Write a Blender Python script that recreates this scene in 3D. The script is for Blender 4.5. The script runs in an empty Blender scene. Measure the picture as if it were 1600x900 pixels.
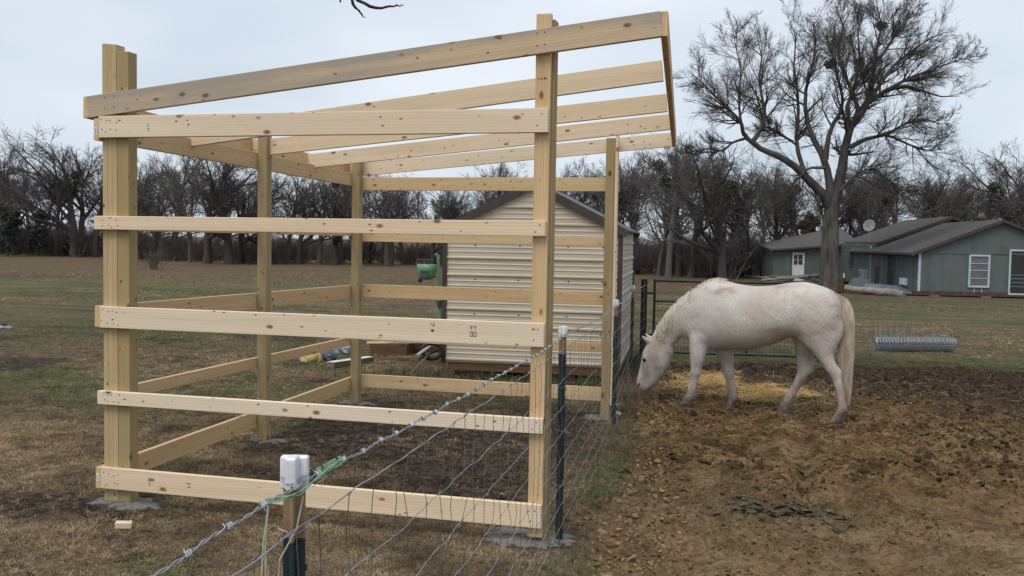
import bpy, bmesh, math, random
import numpy as np
from mathutils import Vector, Matrix, Euler
S = bpy.context.scene
COL = S.collection
random.seed(7)
RNG = np.random.default_rng(11)
R = math.radians

# ------------------------------------------------------------------ camera
CAM = np.array([4.1132, -5.3053, 1.8021])
YAW, PITCH, ROLL, FPX = 0.2434, -0.0508, 0.0167, 1462.0
cF = np.array([-math.sin(YAW)*math.cos(PITCH), math.cos(YAW)*math.cos(PITCH), math.sin(PITCH)])
_r0 = np.array([math.cos(YAW), math.sin(YAW), 0.0]); _u0 = np.cross(_r0, cF)
cR = math.cos(ROLL)*_r0 + math.sin(ROLL)*_u0
cU = -math.sin(ROLL)*_r0 + math.cos(ROLL)*_u0
cam_d = bpy.data.cameras.new("camera"); cam = bpy.data.objects.new("camera", cam_d); COL.objects.link(cam)
m = Matrix.Identity(4)
for i in range(3):
    m[i][0] = cR[i]; m[i][1] = cU[i]; m[i][2] = -cF[i]; m[i][3] = CAM[i]
cam.matrix_world = m
cam_d.sensor_width = 36; cam_d.lens = FPX/1600*36; cam_d.clip_end = 3000; cam_d.clip_start = 0.05
S.camera = cam

# ------------------------------------------------------------------ sky, sun, exposure
SUN_EL, SUN_AZ = R(60), R(196)        # azimuth measured clockwise from +Y
W = bpy.data.worlds.new("World"); S.world = W; W.use_nodes = True
nt = W.node_tree; N = nt.nodes; L = nt.links
bg = N["Background"]; bg.inputs[1].default_value = 1.0
sky = N.new("ShaderNodeTexSky"); sky.sky_type = 'NISHITA'; sky.sun_disc = False
sky.sun_elevation = SUN_EL; sky.sun_rotation = SUN_AZ
sk = N.new("ShaderNodeVectorMath"); sk.operation = 'SCALE'; sk.inputs[3].default_value = 0.08
L.new(sky.outputs[0], sk.inputs[0])
tc = N.new("ShaderNodeTexCoord"); mp = N.new("ShaderNodeMapping"); mp.inputs['Scale'].default_value = (1.0, 1.0, 2.6)
L.new(tc.outputs['Generated'], mp.inputs[0])
nz = N.new("ShaderNodeTexNoise"); nz.inputs['Scale'].default_value = 2.1; nz.inputs['Detail'].default_value = 4; nz.inputs['Roughness'].default_value = 0.45
L.new(mp.outputs[0], nz.inputs[0])
cr = N.new("ShaderNodeValToRGB")
cr.color_ramp.elements[0].position = 0.34; cr.color_ramp.elements[0].color = (0.66, 0.755, 0.855, 1)
cr.color_ramp.elements[1].position = 0.66; cr.color_ramp.elements[1].color = (0.93, 1.0, 1.09, 1)
L.new(nz.outputs[0], cr.inputs[0])
mx = N.new("ShaderNodeMix"); mx.data_type = 'RGBA'; mx.inputs[0].default_value = 0.86
L.new(sk.outputs[0], mx.inputs[6]); L.new(cr.outputs[0], mx.inputs[7]); L.new(mx.outputs[2], bg.inputs[0])
sun_d = bpy.data.lights.new("sun", 'SUN'); sun_d.energy = 2.1; sun_d.angle = R(32); sun_d.color = (1.0, 0.95, 0.88)
sun = bpy.data.objects.new("sun", sun_d); COL.objects.link(sun)
sd = Vector((math.sin(SUN_AZ)*math.cos(SUN_EL), math.cos(SUN_AZ)*math.cos(SUN_EL), math.sin(SUN_EL)))
sun.rotation_euler = sd.to_track_quat('Z', 'Y').to_euler()
S.view_settings.view_transform = 'Standard'; S.view_settings.look = 'None'
S.view_settings.exposure = 0.0; S.view_settings.gamma = 1.0; S.view_settings.use_curve_mapping = False

# ------------------------------------------------------------------ helpers
def hash2(ix, iy, seed):
    h = (ix.astype(np.int64)*374761393 + iy.astype(np.int64)*668265263 + seed*1442695041) & 0xffffffff
    h = ((h ^ (h >> 13))*1274126177) & 0xffffffff
    return ((h ^ (h >> 16)) & 0xffff)/65535.0
def vnoise(x, y, seed=0):
    x = np.asarray(x, float); y = np.asarray(y, float)
    ix = np.floor(x); iy = np.floor(y); fx = x-ix; fy = y-iy
    fx = fx*fx*(3-2*fx); fy = fy*fy*(3-2*fy)
    a = hash2(ix, iy, seed); b = hash2(ix+1, iy, seed); c = hash2(ix, iy+1, seed); d = hash2(ix+1, iy+1, seed)
    return (a*(1-fx)+b*fx)*(1-fy) + (c*(1-fx)+d*fx)*fy
def fbm(x, y, seed=0, oct=4):
    s = 0; a = 0.5; t = 0
    for o in range(oct):
        s = s + a*vnoise(np.asarray(x)*2**o, np.asarray(y)*2**o, seed+o*17); t += a; a *= 0.5
    return s/t
def sstep(a, b, x):
    t = np.clip((np.asarray(x, float)-a)/(b-a), 0, 1); return t*t*(3-2*t)
FENCE_Y = np.array([-7.35, -3.63, 0.12, 3.79, 7.56, 9.33]); FENCE_X = np.array([3.45, 3.26, 3.08, 2.905, 2.63, 2.583])
def fence_x(y): return np.interp(y, FENCE_Y, FENCE_X)
def terrain(x, y): return -0.9*sstep(12, 58, y)
def paddock_mask(x, y):
    w = (fbm(np.asarray(x)*1.3, np.asarray(y)*1.3, 5)-0.5)
    left = sstep(0.05, 0.55, x-fence_x(y)+w*0.9+0.06)
    far = 1-sstep(-0.25, 0.35, y-(9.2+0.22*(np.asarray(x)-4.5))+w*1.6)
    return left*far
def ground_z(x, y):
    x = np.asarray(x, float); y = np.asarray(y, float)
    pm = paddock_mask(x, y)
    near = 1-sstep(14, 30, np.hypot(x-3, y))
    z = terrain(x, y)
    rough = (fbm(x*2.2, y*2.2, 21, 3)-0.5)*0.12 + (fbm(x*6.5, y*6.5, 31, 3)-0.5)*0.13 + (fbm(x*13, y*13, 33, 2)-0.5)*0.05
    rough = rough - 0.03*np.clip(fbm(x*4.0, y*4.0, 77, 2)-0.60, 0, 1)*4
    soft = (fbm(x*1.1, y*1.1, 41, 3)-0.5)*0.05 + (fbm(x*9, y*9, 51, 2)-0.5)*0.018
    hoof = np.exp(-((x-3.977)**2+(y-5.25)**2)/0.03)
    flat = np.zeros_like(x)
    for (px, py, rr) in ((0.12, 0.08, 0.3), (0.05, 2.1, 0.2), (0.05, 4.1, 0.2), (2.78, 4.1, 0.2), (2.95, 0.12, 0.3), (3.5, 5.12, 0.16), (4.55, 5.08, 0.16), (5.05, 4.66, 0.16)):
        flat = np.maximum(flat, np.exp(-((x-px)**2+(y-py)**2)/(rr*rr)))
    return z + (pm*rough + (1-pm)*soft)*near*(1-flat) - 0.036*hoof
def at(u, v, d):
    r = cF + cR*(u-800)/FPX - cU*(v-450)/FPX
    return CAM + r*d
def gp(u, v):
    r = cF + cR*(u-800)/FPX - cU*(v-450)/FPX
    t = 1.0
    for i in range(60):
        p = CAM+r*t
        t = (float(terrain(p[0], p[1]))-CAM[2])/r[2]*0.5 + t*0.5
    return CAM+r*t
def depth_of(x, y): return float((np.array([x, y, 0])-CAM)@cF)

class MB:
    def __init__(s): s.v = []; s.f = []; s.n = 0
    def add(s, v, f):
        v = np.asarray(v, float).reshape(-1, 3)
        if not isinstance(f, list): f = [f]
        for a in f:
            a = np.asarray(a, int)
            if a.size: s.f.append(a+s.n)
        s.v.append(v); s.n += len(v); return s
    def box(s, a, b, M=None):
        x0, y0, z0 = a; x1, y1, z1 = b
        v = np.array([(x0,y0,z0),(x1,y0,z0),(x1,y1,z0),(x0,y1,z0),(x0,y0,z1),(x1,y0,z1),(x1,y1,z1),(x0,y1,z1)], float)
        if M is not None: v = np.array([M @ Vector(p) for p in v])
        return s.add(v, np.array([(0,3,2,1),(4,5,6,7),(0,1,5,4),(1,2,6,5),(2,3,7,6),(3,0,4,7)]))
    def beam(s, p0, p1, w, h, up=(0,0,1)):
        p0 = np.array(p0, float); p1 = np.array(p1, float); d = p1-p0; l = np.linalg.norm(d); d /= l
        sd_ = np.cross(d, up); sd_ /= np.linalg.norm(sd_); u = np.cross(sd_, d)
        c = []
        for p in (p0, p1):
            for (a, b) in ((-1,-1),(1,-1),(1,1),(-1,1)): c.append(p+sd_*a*w/2+u*b*h/2)
        return s.add(c, np.array([(0,1,2,3),(7,6,5,4),(0,4,5,1),(1,5,6,2),(2,6,7,3),(3,7,4,0)]))
    def tube(s, pts, r, n=6, cap=True):
        pts = np.asarray(pts, float); r = np.broadcast_to(np.asarray(r, float), (len(pts),))
        v, f = tubes(pts[None], r[None], n)
        s.add(v, f)
        if cap:
            k = len(pts)
            s.add(v[:n], np.array([range(n)])); s.add(v[-n:], np.array([range(n-1, -1, -1)]))
        return s
    def disc(s, c, nrm, r, n=12):
        nrm = np.array(nrm, float); nrm /= np.linalg.norm(nrm)
        a = np.cross(nrm, (0,0,1) if abs(nrm[2]) < .9 else (1,0,0)); a /= np.linalg.norm(a); b = np.cross(nrm, a)
        t = np.arange(n)/n*2*math.pi
        return s.add(np.array(c)+r*(np.cos(t)[:,None]*a+np.sin(t)[:,None]*b), np.array([range(n)]))
    def arrays(s): return np.concatenate(s.v), s.f
    def build(s, name, mat, parent=None, smooth=False, link=True):
        v, f = s.arrays(); return mesh_obj(name, v, f, mat, parent, smooth, link)

def mesh_data(name, v, f, mat=None, smooth=False):
    me = bpy.data.meshes.new(name)
    v = np.asarray(v, np.float32); me.vertices.add(len(v)); me.vertices.foreach_set("co", v.ravel())
    if not isinstance(f, list): f = [f]
    f = [np.asarray(a, np.int32) for a in f if len(a)]
    loops = np.concatenate([a.ravel() for a in f]); tot = np.concatenate([np.full(len(a), a.shape[1], np.int32) for a in f])
    st = np.concatenate([[0], np.cumsum(tot)[:-1]]).astype(np.int32)
    me.loops.add(len(loops)); me.loops.foreach_set("vertex_index", loops)
    me.polygons.add(len(tot)); me.polygons.foreach_set("loop_start", st); me.polygons.foreach_set("loop_total", tot)
    me.polygons.foreach_set("use_smooth", np.full(len(tot), bool(smooth)))
    me.update(calc_edges=True); me.validate()
    if mat: me.materials.append(mat)
    return me
def mesh_obj(name, v, f, mat, parent=None, smooth=False, link=True):
    o = bpy.data.objects.new(name, mesh_data(name, v, f, mat, smooth))
    if link: COL.objects.link(o)
    if parent: o.parent = parent
    return o
def tubes(P, Rr, n):
    P = np.asarray(P, float); M, K, _ = P.shape
    T = np.gradient(P, axis=1); T /= np.linalg.norm(T, axis=2, keepdims=True)+1e-12
    mean = P[:, -1]-P[:, 0]; mean = mean/(np.linalg.norm(mean, axis=1, keepdims=True)+1e-9)
    ref = np.where(np.abs(mean[:, 2:3]) > .85, np.array([[1., 0.13, 0]]), np.array([[0, 0.11, 1.]]))
    U = np.cross(T, ref[:, None, :]); U /= np.linalg.norm(U, axis=2, keepdims=True)+1e-12
    V = np.cross(T, U)
    a = np.arange(n)/n*2*math.pi
    v = P[:, :, None, :] + Rr[:, :, None, None]*(np.cos(a)[None,None,:,None]*U[:, :, None, :]+np.sin(a)[None,None,:,None]*V[:, :, None, :])
    idx = np.arange(M*K*n).reshape(M, K, n); nx = np.roll(idx, -1, axis=2)
    f = np.stack([idx[:, :-1], nx[:, :-1], nx[:, 1:], idx[:, 1:]], axis=-1).reshape(-1, 4)
    return v.reshape(-1, 3), f
def empty(name, loc=(0,0,0), rz=0):
    o = bpy.data.objects.new(name, None); o.location = loc; o.rotation_euler = (0,0,rz); o.empty_display_size = .2; COL.objects.link(o); return o
def tag(o, label, cat, group=None, kind=None):
    o['label'] = label; o['category'] = cat
    if group: o['group'] = group
    if kind: o['kind'] = kind
    return o
def copy_tree(o, parent=None):
    c = o.copy(); COL.objects.link(c); c.parent = parent
    for ch in o.children: copy_tree(ch, c)
    return c
def bevel(o, w, seg=1):
    bm = bmesh.new(); bm.from_mesh(o.data)
    bmesh.ops.recalc_face_normals(bm, faces=bm.faces)
    bmesh.ops.bevel(bm, geom=list(bm.edges), offset=w, segments=seg, affect='EDGES', profile=.6)
    bm.to_mesh(o.data); bm.free(); return o

# ------------------------------------------------------------------ materials
def mat(name, color=(.5,.5,.5), rough=.8, metal=0.0, spec=0.3):
    m_ = bpy.data.materials.new(name); m_.use_nodes = True
    b = m_.node_tree.nodes["Principled BSDF"]
    b.inputs['Base Color'].default_value = (*color, 1); b.inputs['Roughness'].default_value = rough
    b.inputs['Metallic'].default_value = metal; b.inputs['Specular IOR Level'].default_value = spec
    return m_
class NG:
    def __init__(s, m_): s.t = m_.node_tree; s.b = s.t.nodes["Principled BSDF"]
    def n(s, typ, **kw):
        x = s.t.nodes.new(typ)
        for k, v in kw.items(): setattr(x, k, v)
        return x
    def l(s, a, b): s.t.links.new(a, b)
    def coord(s, scale=(1,1,1), obj=True, rnd=0.0):
        tc_ = s.n("ShaderNodeTexCoord"); o = tc_.outputs['Object'] if obj else s.n("ShaderNodeNewGeometry").outputs['Position']
        if rnd:
            oi = s.n("ShaderNodeObjectInfo"); c = s.n("ShaderNodeCombineXYZ")
            for k, f in enumerate((rnd, rnd*1.7, rnd*2.3)):
                mm = s.n("ShaderNodeMath", operation='MULTIPLY'); mm.inputs[1].default_value = f
                s.l(oi.outputs['Random'], mm.inputs[0]); s.l(mm.outputs[0], c.inputs[k])
            ad = s.n("ShaderNodeVectorMath", operation='ADD'); s.l(o, ad.inputs[0]); s.l(c.outputs[0], ad.inputs[1]); o = ad.outputs[0]
        mp_ = s.n("ShaderNodeMapping"); mp_.inputs['Scale'].default_value = scale; s.l(o, mp_.inputs[0]); return mp_.outputs[0]
    def noise(s, vec, scale=5, detail=4, rough=.55, dist=0):
        x = s.n("ShaderNodeTexNoise"); x.inputs['Scale'].default_value = scale; x.inputs['Detail'].default_value = detail
        x.inputs['Roughness'].default_value = rough; x.inputs['Distortion'].default_value = dist; s.l(vec, x.inputs[0]); return x.outputs[0]
    def ramp(s, fac, *st):
        x = s.n("ShaderNodeValToRGB"); e = x.color_ramp.elements
        while len(e) < len(st): e.new(.5)
        for k, (p, c) in enumerate(st):
            e[k].position = p; e[k].color = (*c, 1) if len(c) == 3 else c
        s.l(fac, x.inputs[0]); return x.outputs[0]
    def rampf(s, fac, a, b, va=0., vb=1.):
        x = s.n("ShaderNodeMapRange"); x.inputs[1].default_value = a; x.inputs[2].default_value = b
        x.inputs[3].default_value = va; x.inputs[4].default_value = vb; s.l(fac, x.inputs[0]); return x.outputs[0]
    def mix(s, fac, a, b, blend='MIX'):
        x = s.n("ShaderNodeMix", data_type='RGBA', blend_type=blend)
        for sock, v in ((x.inputs[0], fac), (x.inputs[6], a), (x.inputs[7], b)):
            if isinstance(v, (int, float)): sock.default_value = v
            elif isinstance(v, tuple): sock.default_value = (*v, 1)
            else: s.l(v, sock)
        return x.outputs[2]
    def math(s, op, a, b=0.5):
        x = s.n("ShaderNodeMath", operation=op)
        for k, v in enumerate((a, b)):
            if isinstance(v, (int, float)): x.inputs[k].default_value = v
            else: s.l(v, x.inputs[k])
        return x.outputs[0]
    def attr(s, name, typ='GEOMETRY'):
        x = s.n("ShaderNodeAttribute", attribute_type=typ); x.attribute_name = name; return x
    def bump(s, h, dist=.01, strength=1.0):
        x = s.n("ShaderNodeBump"); x.inputs['Distance'].default_value = dist; x.inputs['Strength'].default_value = strength
        s.l(h, x.inputs['Height']); s.l(x.outputs[0], s.b.inputs['Normal'])
    def color(s, c): s.l(c, s.b.inputs['Base Color'])

def wood(name, pale, mid, dark, knots=9.0, stain=None, green=None):
    m_ = mat(name, pale, .75, 0, .25); g = NG(m_)
    v = g.coord((1.2, 45, 45), rnd=37); fine = g.noise(v, 1.0, 5, .6, .4)
    v2 = g.coord((.5, 11, 11), rnd=53); broad = g.noise(v2, 1.0, 3, .5, 1.2)
    w1 = g.n("ShaderNodeTexWave", wave_type='BANDS', bands_direction='Z'); w1.inputs['Scale'].default_value = 4.5
    w1.inputs['Distortion'].default_value = 5; w1.inputs['Detail'].default_value = 2; w1.inputs['Detail Scale'].default_value = .5
    g.l(g.coord((.22, 4, 4), rnd=17), w1.inputs[0])
    c = g.mix(g.rampf(broad, .35, .68), pale, mid)
    c = g.mix(g.rampf(w1.outputs[0], .35, 1.0, 0, .36), c, tuple(k*.80 for k in mid))
    c = g.mix(g.rampf(fine, .52, .78, 0, .45), c, tuple(k*.72 for k in mid))
    tint = g.n("ShaderNodeObjectInfo"); c = g.mix(g.rampf(tint.outputs['Random'], 0, 1, 0, .6), c, g.mix(1.0, c, (.96, .86, .70), 'MULTIPLY'))
    if stain:
        sv = g.coord((.55, 4.0, 4.0), rnd=0); sn = g.noise(sv, 1.6, 5, .6, .6)
        tcz = g.n("ShaderNodeTexCoord"); sp = g.n("ShaderNodeSeparateXYZ"); g.l(tcz.outputs['Object'], sp.inputs[0])
        edge = g.rampf(sp.outputs[2], 0.0, .07, 0, .24); xs = g.rampf(sp.outputs[0], 0.1, 1.6, .22, 0.0)
        tot = g.math('ADD', g.math('ADD', sn, edge), xs)
        c = g.mix(g.rampf(tot, .60, .84, 0, .72), c, stain)
    if green:
        gv = g.coord((1.0, 8, 8), rnd=91); c = g.mix(g.rampf(g.noise(gv, 1.5, 4), .35, .7, 0.15, .75), c, green)
    for sc, th, rr in ((knots, .16, 0), (knots*1.9, .13, 71)):
        vo = g.n("ShaderNodeTexVoronoi"); vo.inputs['Scale'].default_value = sc; g.l(g.coord((.55, 1, 1), rnd=23+rr), vo.inputs['Vector'])
        ring = g.rampf(vo.outputs['Distance'], th*.55, th, 1, 0)
        c = g.mix(g.math('MULTIPLY', ring, .85), c, dark)
        core = g.rampf(vo.outputs['Distance'], th*.2, th*.5, 1, 0)
        c = g.mix(g.math('MULTIPLY', core, .6), c, tuple(k*.45 for k in dark))
    g.color(c); g.bump(fine, .0012, .5); return m_
M = {}
M['pine'] = wood("fresh_pine", (.785,.66,.51), (.71,.58,.425), (.20,.095,.04))
M['pine_warm'] = wood("warm_pine", (.665,.49,.295), (.57,.395,.215), (.20,.09,.035))
M['pine_stained'] = wood("blue_stained_pine", (.60,.475,.34), (.52,.40,.275), (.15,.09,.05), stain=(.31,.285,.25))
M['treated'] = wood("treated_post", (.42,.32,.165), (.35,.25,.115), (.12,.06,.025), 7, green=(.32,.265,.135))
M['treated_far'] = wood("weathered_treated_post", (.41,.315,.18), (.34,.25,.13), (.09,.05,.025), 7, green=(.31,.25,.135))
M['plank_yellow'] = wood("yellow_plank", (.52,.40,.225), (.45,.33,.17), (.15,.07,.03), 7)
M['oldwood'] = wood("old_grey_wood", (.22,.18,.14), (.15,.12,.09), (.06,.045,.03), 6)
M['skid'] = wood("brown_skid_wood", (.15,.085,.05), (.11,.06,.035), (.04,.025,.02), 6)
M['nail'] = mat("nail_head", (.03,.025,.02), .5, .6)
M['ink'] = mat("stamp_ink", (.10,.06,.045), .9)
M['tagwhite'] = mat("tag_paper", (.75,.78,.82), .5)
def noisy(name, c1, c2, scale, rough=.85, metal=0, bump=0.0, bscale=None, stretch=(1,1,1), detail=5, c3=None, spec=.3):
    m_ = mat(name, c1, rough, metal, spec); g = NG(m_); v = g.coord(stretch, rnd=13)
    f = g.noise(v, scale, detail, .6)
    c = g.ramp(f, (.34, c1), (.66, c2)) if not c3 else g.ramp(f, (.3, c1), (.5, c2), (.72, c3))
    g.color(c)
    if bump: g.bump(g.noise(v, bscale or scale*2, 6, .65), bump, 1.0)
    return m_
M['concrete_plain'] = noisy("rough_concrete", (.12,.112,.10), (.20,.19,.172), 16, .95, 0, .014, 60, c3=(.25,.24,.22))
def concrete_mat():
    m_ = mat("soiled_concrete", (.2,.2,.2), .95, 0, .1); g = NG(m_); P = g.coord((1,1,1), obj=False); n_ = g.noise(P, 16, 5, .65); n2 = g.noise(P, 55, 4, .7)
    c = g.ramp(n2, (.3, (.14,.132,.118)), (.55, (.225,.215,.195)), (.72, (.29,.28,.255)))
    sp = g.n("ShaderNodeSeparateXYZ"); g.l(P, sp.inputs[0]); lowm = g.rampf(sp.outputs[2], .020, .004, -.05, .22)
    c = g.mix(g.rampf(g.math('ADD', n_, lowm), .52, .64, 0, .95), c, (.060,.046,.038)); g.color(c); g.bump(n2, .02, 1.0); return m_
M['concrete'] = concrete_mat()
M['bark'] = noisy("grey_bark", (.045,.039,.036), (.105,.092,.084), 3.0, .95, 0, .05, 9, (1,1,.25))
M['bark_big'] = noisy("furrowed_bark", (.045,.038,.033), (.135,.115,.095), 4.5, .95, 0, .08, 10, (1,1,.16))
M['twig'] = noisy("hazed_twig_bark", (.066,.058,.056), (.120,.106,.101), 1.2, .95)  # bark tone lightened to stand in for distance haze
M['twig_brown'] = noisy("hazed_brown_twig_bark", (.088,.071,.064), (.142,.116,.102), 1.0, .95)  # brown bark, likewise lightened in place of haze
M['cedar'] = noisy("cedar_green", (.045,.060,.052), (.095,.110,.090), 2.0, .9)
M['olive'] = noisy("olive_leaf", (.045,.045,.022), (.085,.08,.04), 2.0, .9)
M['mistletoe'] = noisy("mistletoe_leaf", (.035,.05,.02), (.07,.085,.035), 3.0, .9)
M['galv'] = noisy("galvanised_wire", (.22,.235,.255), (.42,.44,.465), 30, .5, .5)
M['wire_dull'] = noisy("dull_wire", (.10,.09,.085), (.19,.18,.17), 30, .6, .5)
M['tpost'] = noisy("dark_green_steel", (.010,.022,.026), (.025,.043,.048), 14, .5, 0, .0008, 200)
M['tpost_tan'] = noisy("tan_steel_tip", (.24,.155,.085), (.33,.23,.14), 18, .6, 0, .001, 80)
M['cap'] = noisy("white_plastic_cap", (.62,.63,.65), (.76,.77,.80), 25, .38, 0, .0008, 60, spec=.5)
M['pipe'] = noisy("dark_pipe", (.014,.013,.013), (.04,.034,.03), 9, .55, .2)
M['gate'] = noisy("green_black_gate", (.010,.016,.016), (.03,.038,.036), 8, .45, .1)
M['twine'] = noisy("green_twine", (.10,.27,.14), (.34,.46,.33), 60, .7)
M['twine_pale'] = noisy("faded_twine", (.34,.38,.28), (.48,.50,.40), 40, .7)
M['panel'] = noisy("tan_sheet_metal", (.46,.40,.31), (.54,.475,.375), 1.2, .42, .0, stretch=(1,1,6), spec=.45)
M['trim'] = noisy("dark_brown_trim", (.045,.036,.032), (.065,.053,.047), 4, .5)
M['roofmetal'] = noisy("dark_roof_metal", (.045,.038,.036), (.07,.06,.056), 4, .5)
M['shingle'] = noisy("brown_shingles", (.055,.05,.048), (.115,.105,.10), 6.0, .95, 0, .02, 20, (1,1,2.5))
M['siding'] = noisy("green_siding", (.078,.098,.093), (.110,.132,.125), 1.4, .85, stretch=(1,1,.5), c3=(.092,.115,.108))
M['siding_light'] = noisy("pale_green_siding", (.095,.122,.112), (.128,.158,.145), 1.4, .85)
M['paint'] = noisy("pale_blue_paint", (.36,.42,.46), (.48,.54,.57), 5, .7)
M['paintwhite'] = noisy("white_paint", (.55,.57,.58), (.68,.70,.70), 5, .6)
M['glass'] = mat("dark_glass", (.045,.055,.055), .12, 0, .6)
M['curtain'] = noisy("window_blind", (.11,.105,.12), (.16,.15,.165), 3, .7)
M['darkdoor'] = noisy("dark_screen_door", (.022,.026,.026), (.04,.045,.043), 4, .6)
M['mudbrown'] = noisy("brown_beam", (.06,.035,.027), (.11,.07,.05), 5, .9)
M['dish'] = noisy("grey_dish", (.27,.30,.31), (.36,.40,.41), 4, .5)
M['acmetal'] = noisy("ac_metal", (.35,.38,.38), (.45,.48,.48), 8, .5)
M['black'] = noisy("black_rubber", (.012,.012,.013), (.03,.03,.032), 12, .6)
M['sheet'] = noisy("blue_grey_sheet_metal", (.15,.185,.21), (.25,.295,.325), 3, .4, .3)
M['log'] = noisy("pale_log", (.17,.145,.125), (.32,.28,.245), 4, .9, 0, .03, 12, (.25,1,1))
M['rust'] = noisy("rusty_steel", (.055,.03,.02), (.12,.06,.035), 8, .85)
M['green_paint'] = noisy("green_machine_paint", (.085,.23,.12), (.14,.32,.18), 9, .45, spec=.45)
M['yellow_bag'] = noisy("yellow_plastic_sack", (.44,.32,.10), (.56,.45,.21), 5, .45, 0, .02, 8)
M['clear_bag'] = noisy("grey_plastic_sheet", (.10,.11,.13), (.36,.38,.41), 9, .3, 0, .03, 14, spec=.5)
M['dark_bag'] = noisy("dark_plastic_bag", (.025,.03,.045), (.07,.08,.10), 8, .3, 0, .02, 14, spec=.5)
M['plank_white'] = noisy("pale_plank_top", (.50,.51,.50), (.62,.63,.62), 6, .7)
M['stone'] = noisy("pale_stone", (.36,.32,.27), (.55,.49,.42), 14, .9, 0, .01, 30)
M['leaf_dark'] = noisy("dark_wet_leaf", (.050,.036,.028), (.080,.070,.048), 18, .9, c3=(.125,.13,.085), spec=.08)
M['shed_floor'] = M['skid']

def horse_mat():
    m_ = mat("white_coat", (.7,.66,.61), .85, 0, .15); g = NG(m_); v = g.coord((1,1,1))
    f = g.noise(v, 3.2, 5, .6, .4); big = g.noise(v, 1.7, 3, .5)
    c = g.mix(g.rampf(big, .38, .62), (.645,.600,.555), (.53,.465,.41))
    c = g.mix(g.rampf(f, .53, .68, 0, .7), c, (.33,.245,.19))
    sp = g.n("ShaderNodeSeparateXYZ"); g.l(v, sp.inputs[0])
    leg = g.rampf(sp.outputs[2], .80, .15, 0, .85); sn = g.noise(g.coord((1,1,.7)), 9, 5, .65)
    c = g.mix(g.math('MULTIPLY', leg, g.rampf(sn, .36, .60)), c, (.25,.175,.13))
    low = g.rampf(sp.outputs[2], .24, .06, 0, .95); c = g.mix(g.math('MULTIPLY', low, g.rampf(sn, .22, .45)), c, (.10,.075,.058))
    hair = g.noise(g.coord((30, 30, 9)), 3.0, 4, .6)
    c = g.mix(g.rampf(hair, .42, .70, 0, .30), c, (.38,.33,.29))
    g.color(c); g.bump(hair, .010, .9); return m_
M['coat'] = horse_mat()
M['muzzle'] = noisy("pink_grey_muzzle", (.34,.22,.19), (.50,.38,.34), 18, .7)
M['mane'] = noisy("cream_mane_hair", (.40,.33,.255), (.70,.635,.545), 38, .7)
M['tail'] = noisy("cream_tail_hair", (.47,.385,.275), (.68,.61,.51), 16, .7, stretch=(1,1,.3))
M['hoof'] = noisy("dark_hoof", (.035,.028,.023), (.08,.06,.048), 18, .8)
M['eye'] = mat("dark_eye", (.012,.010,.010), .12, 0, .6)

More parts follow.
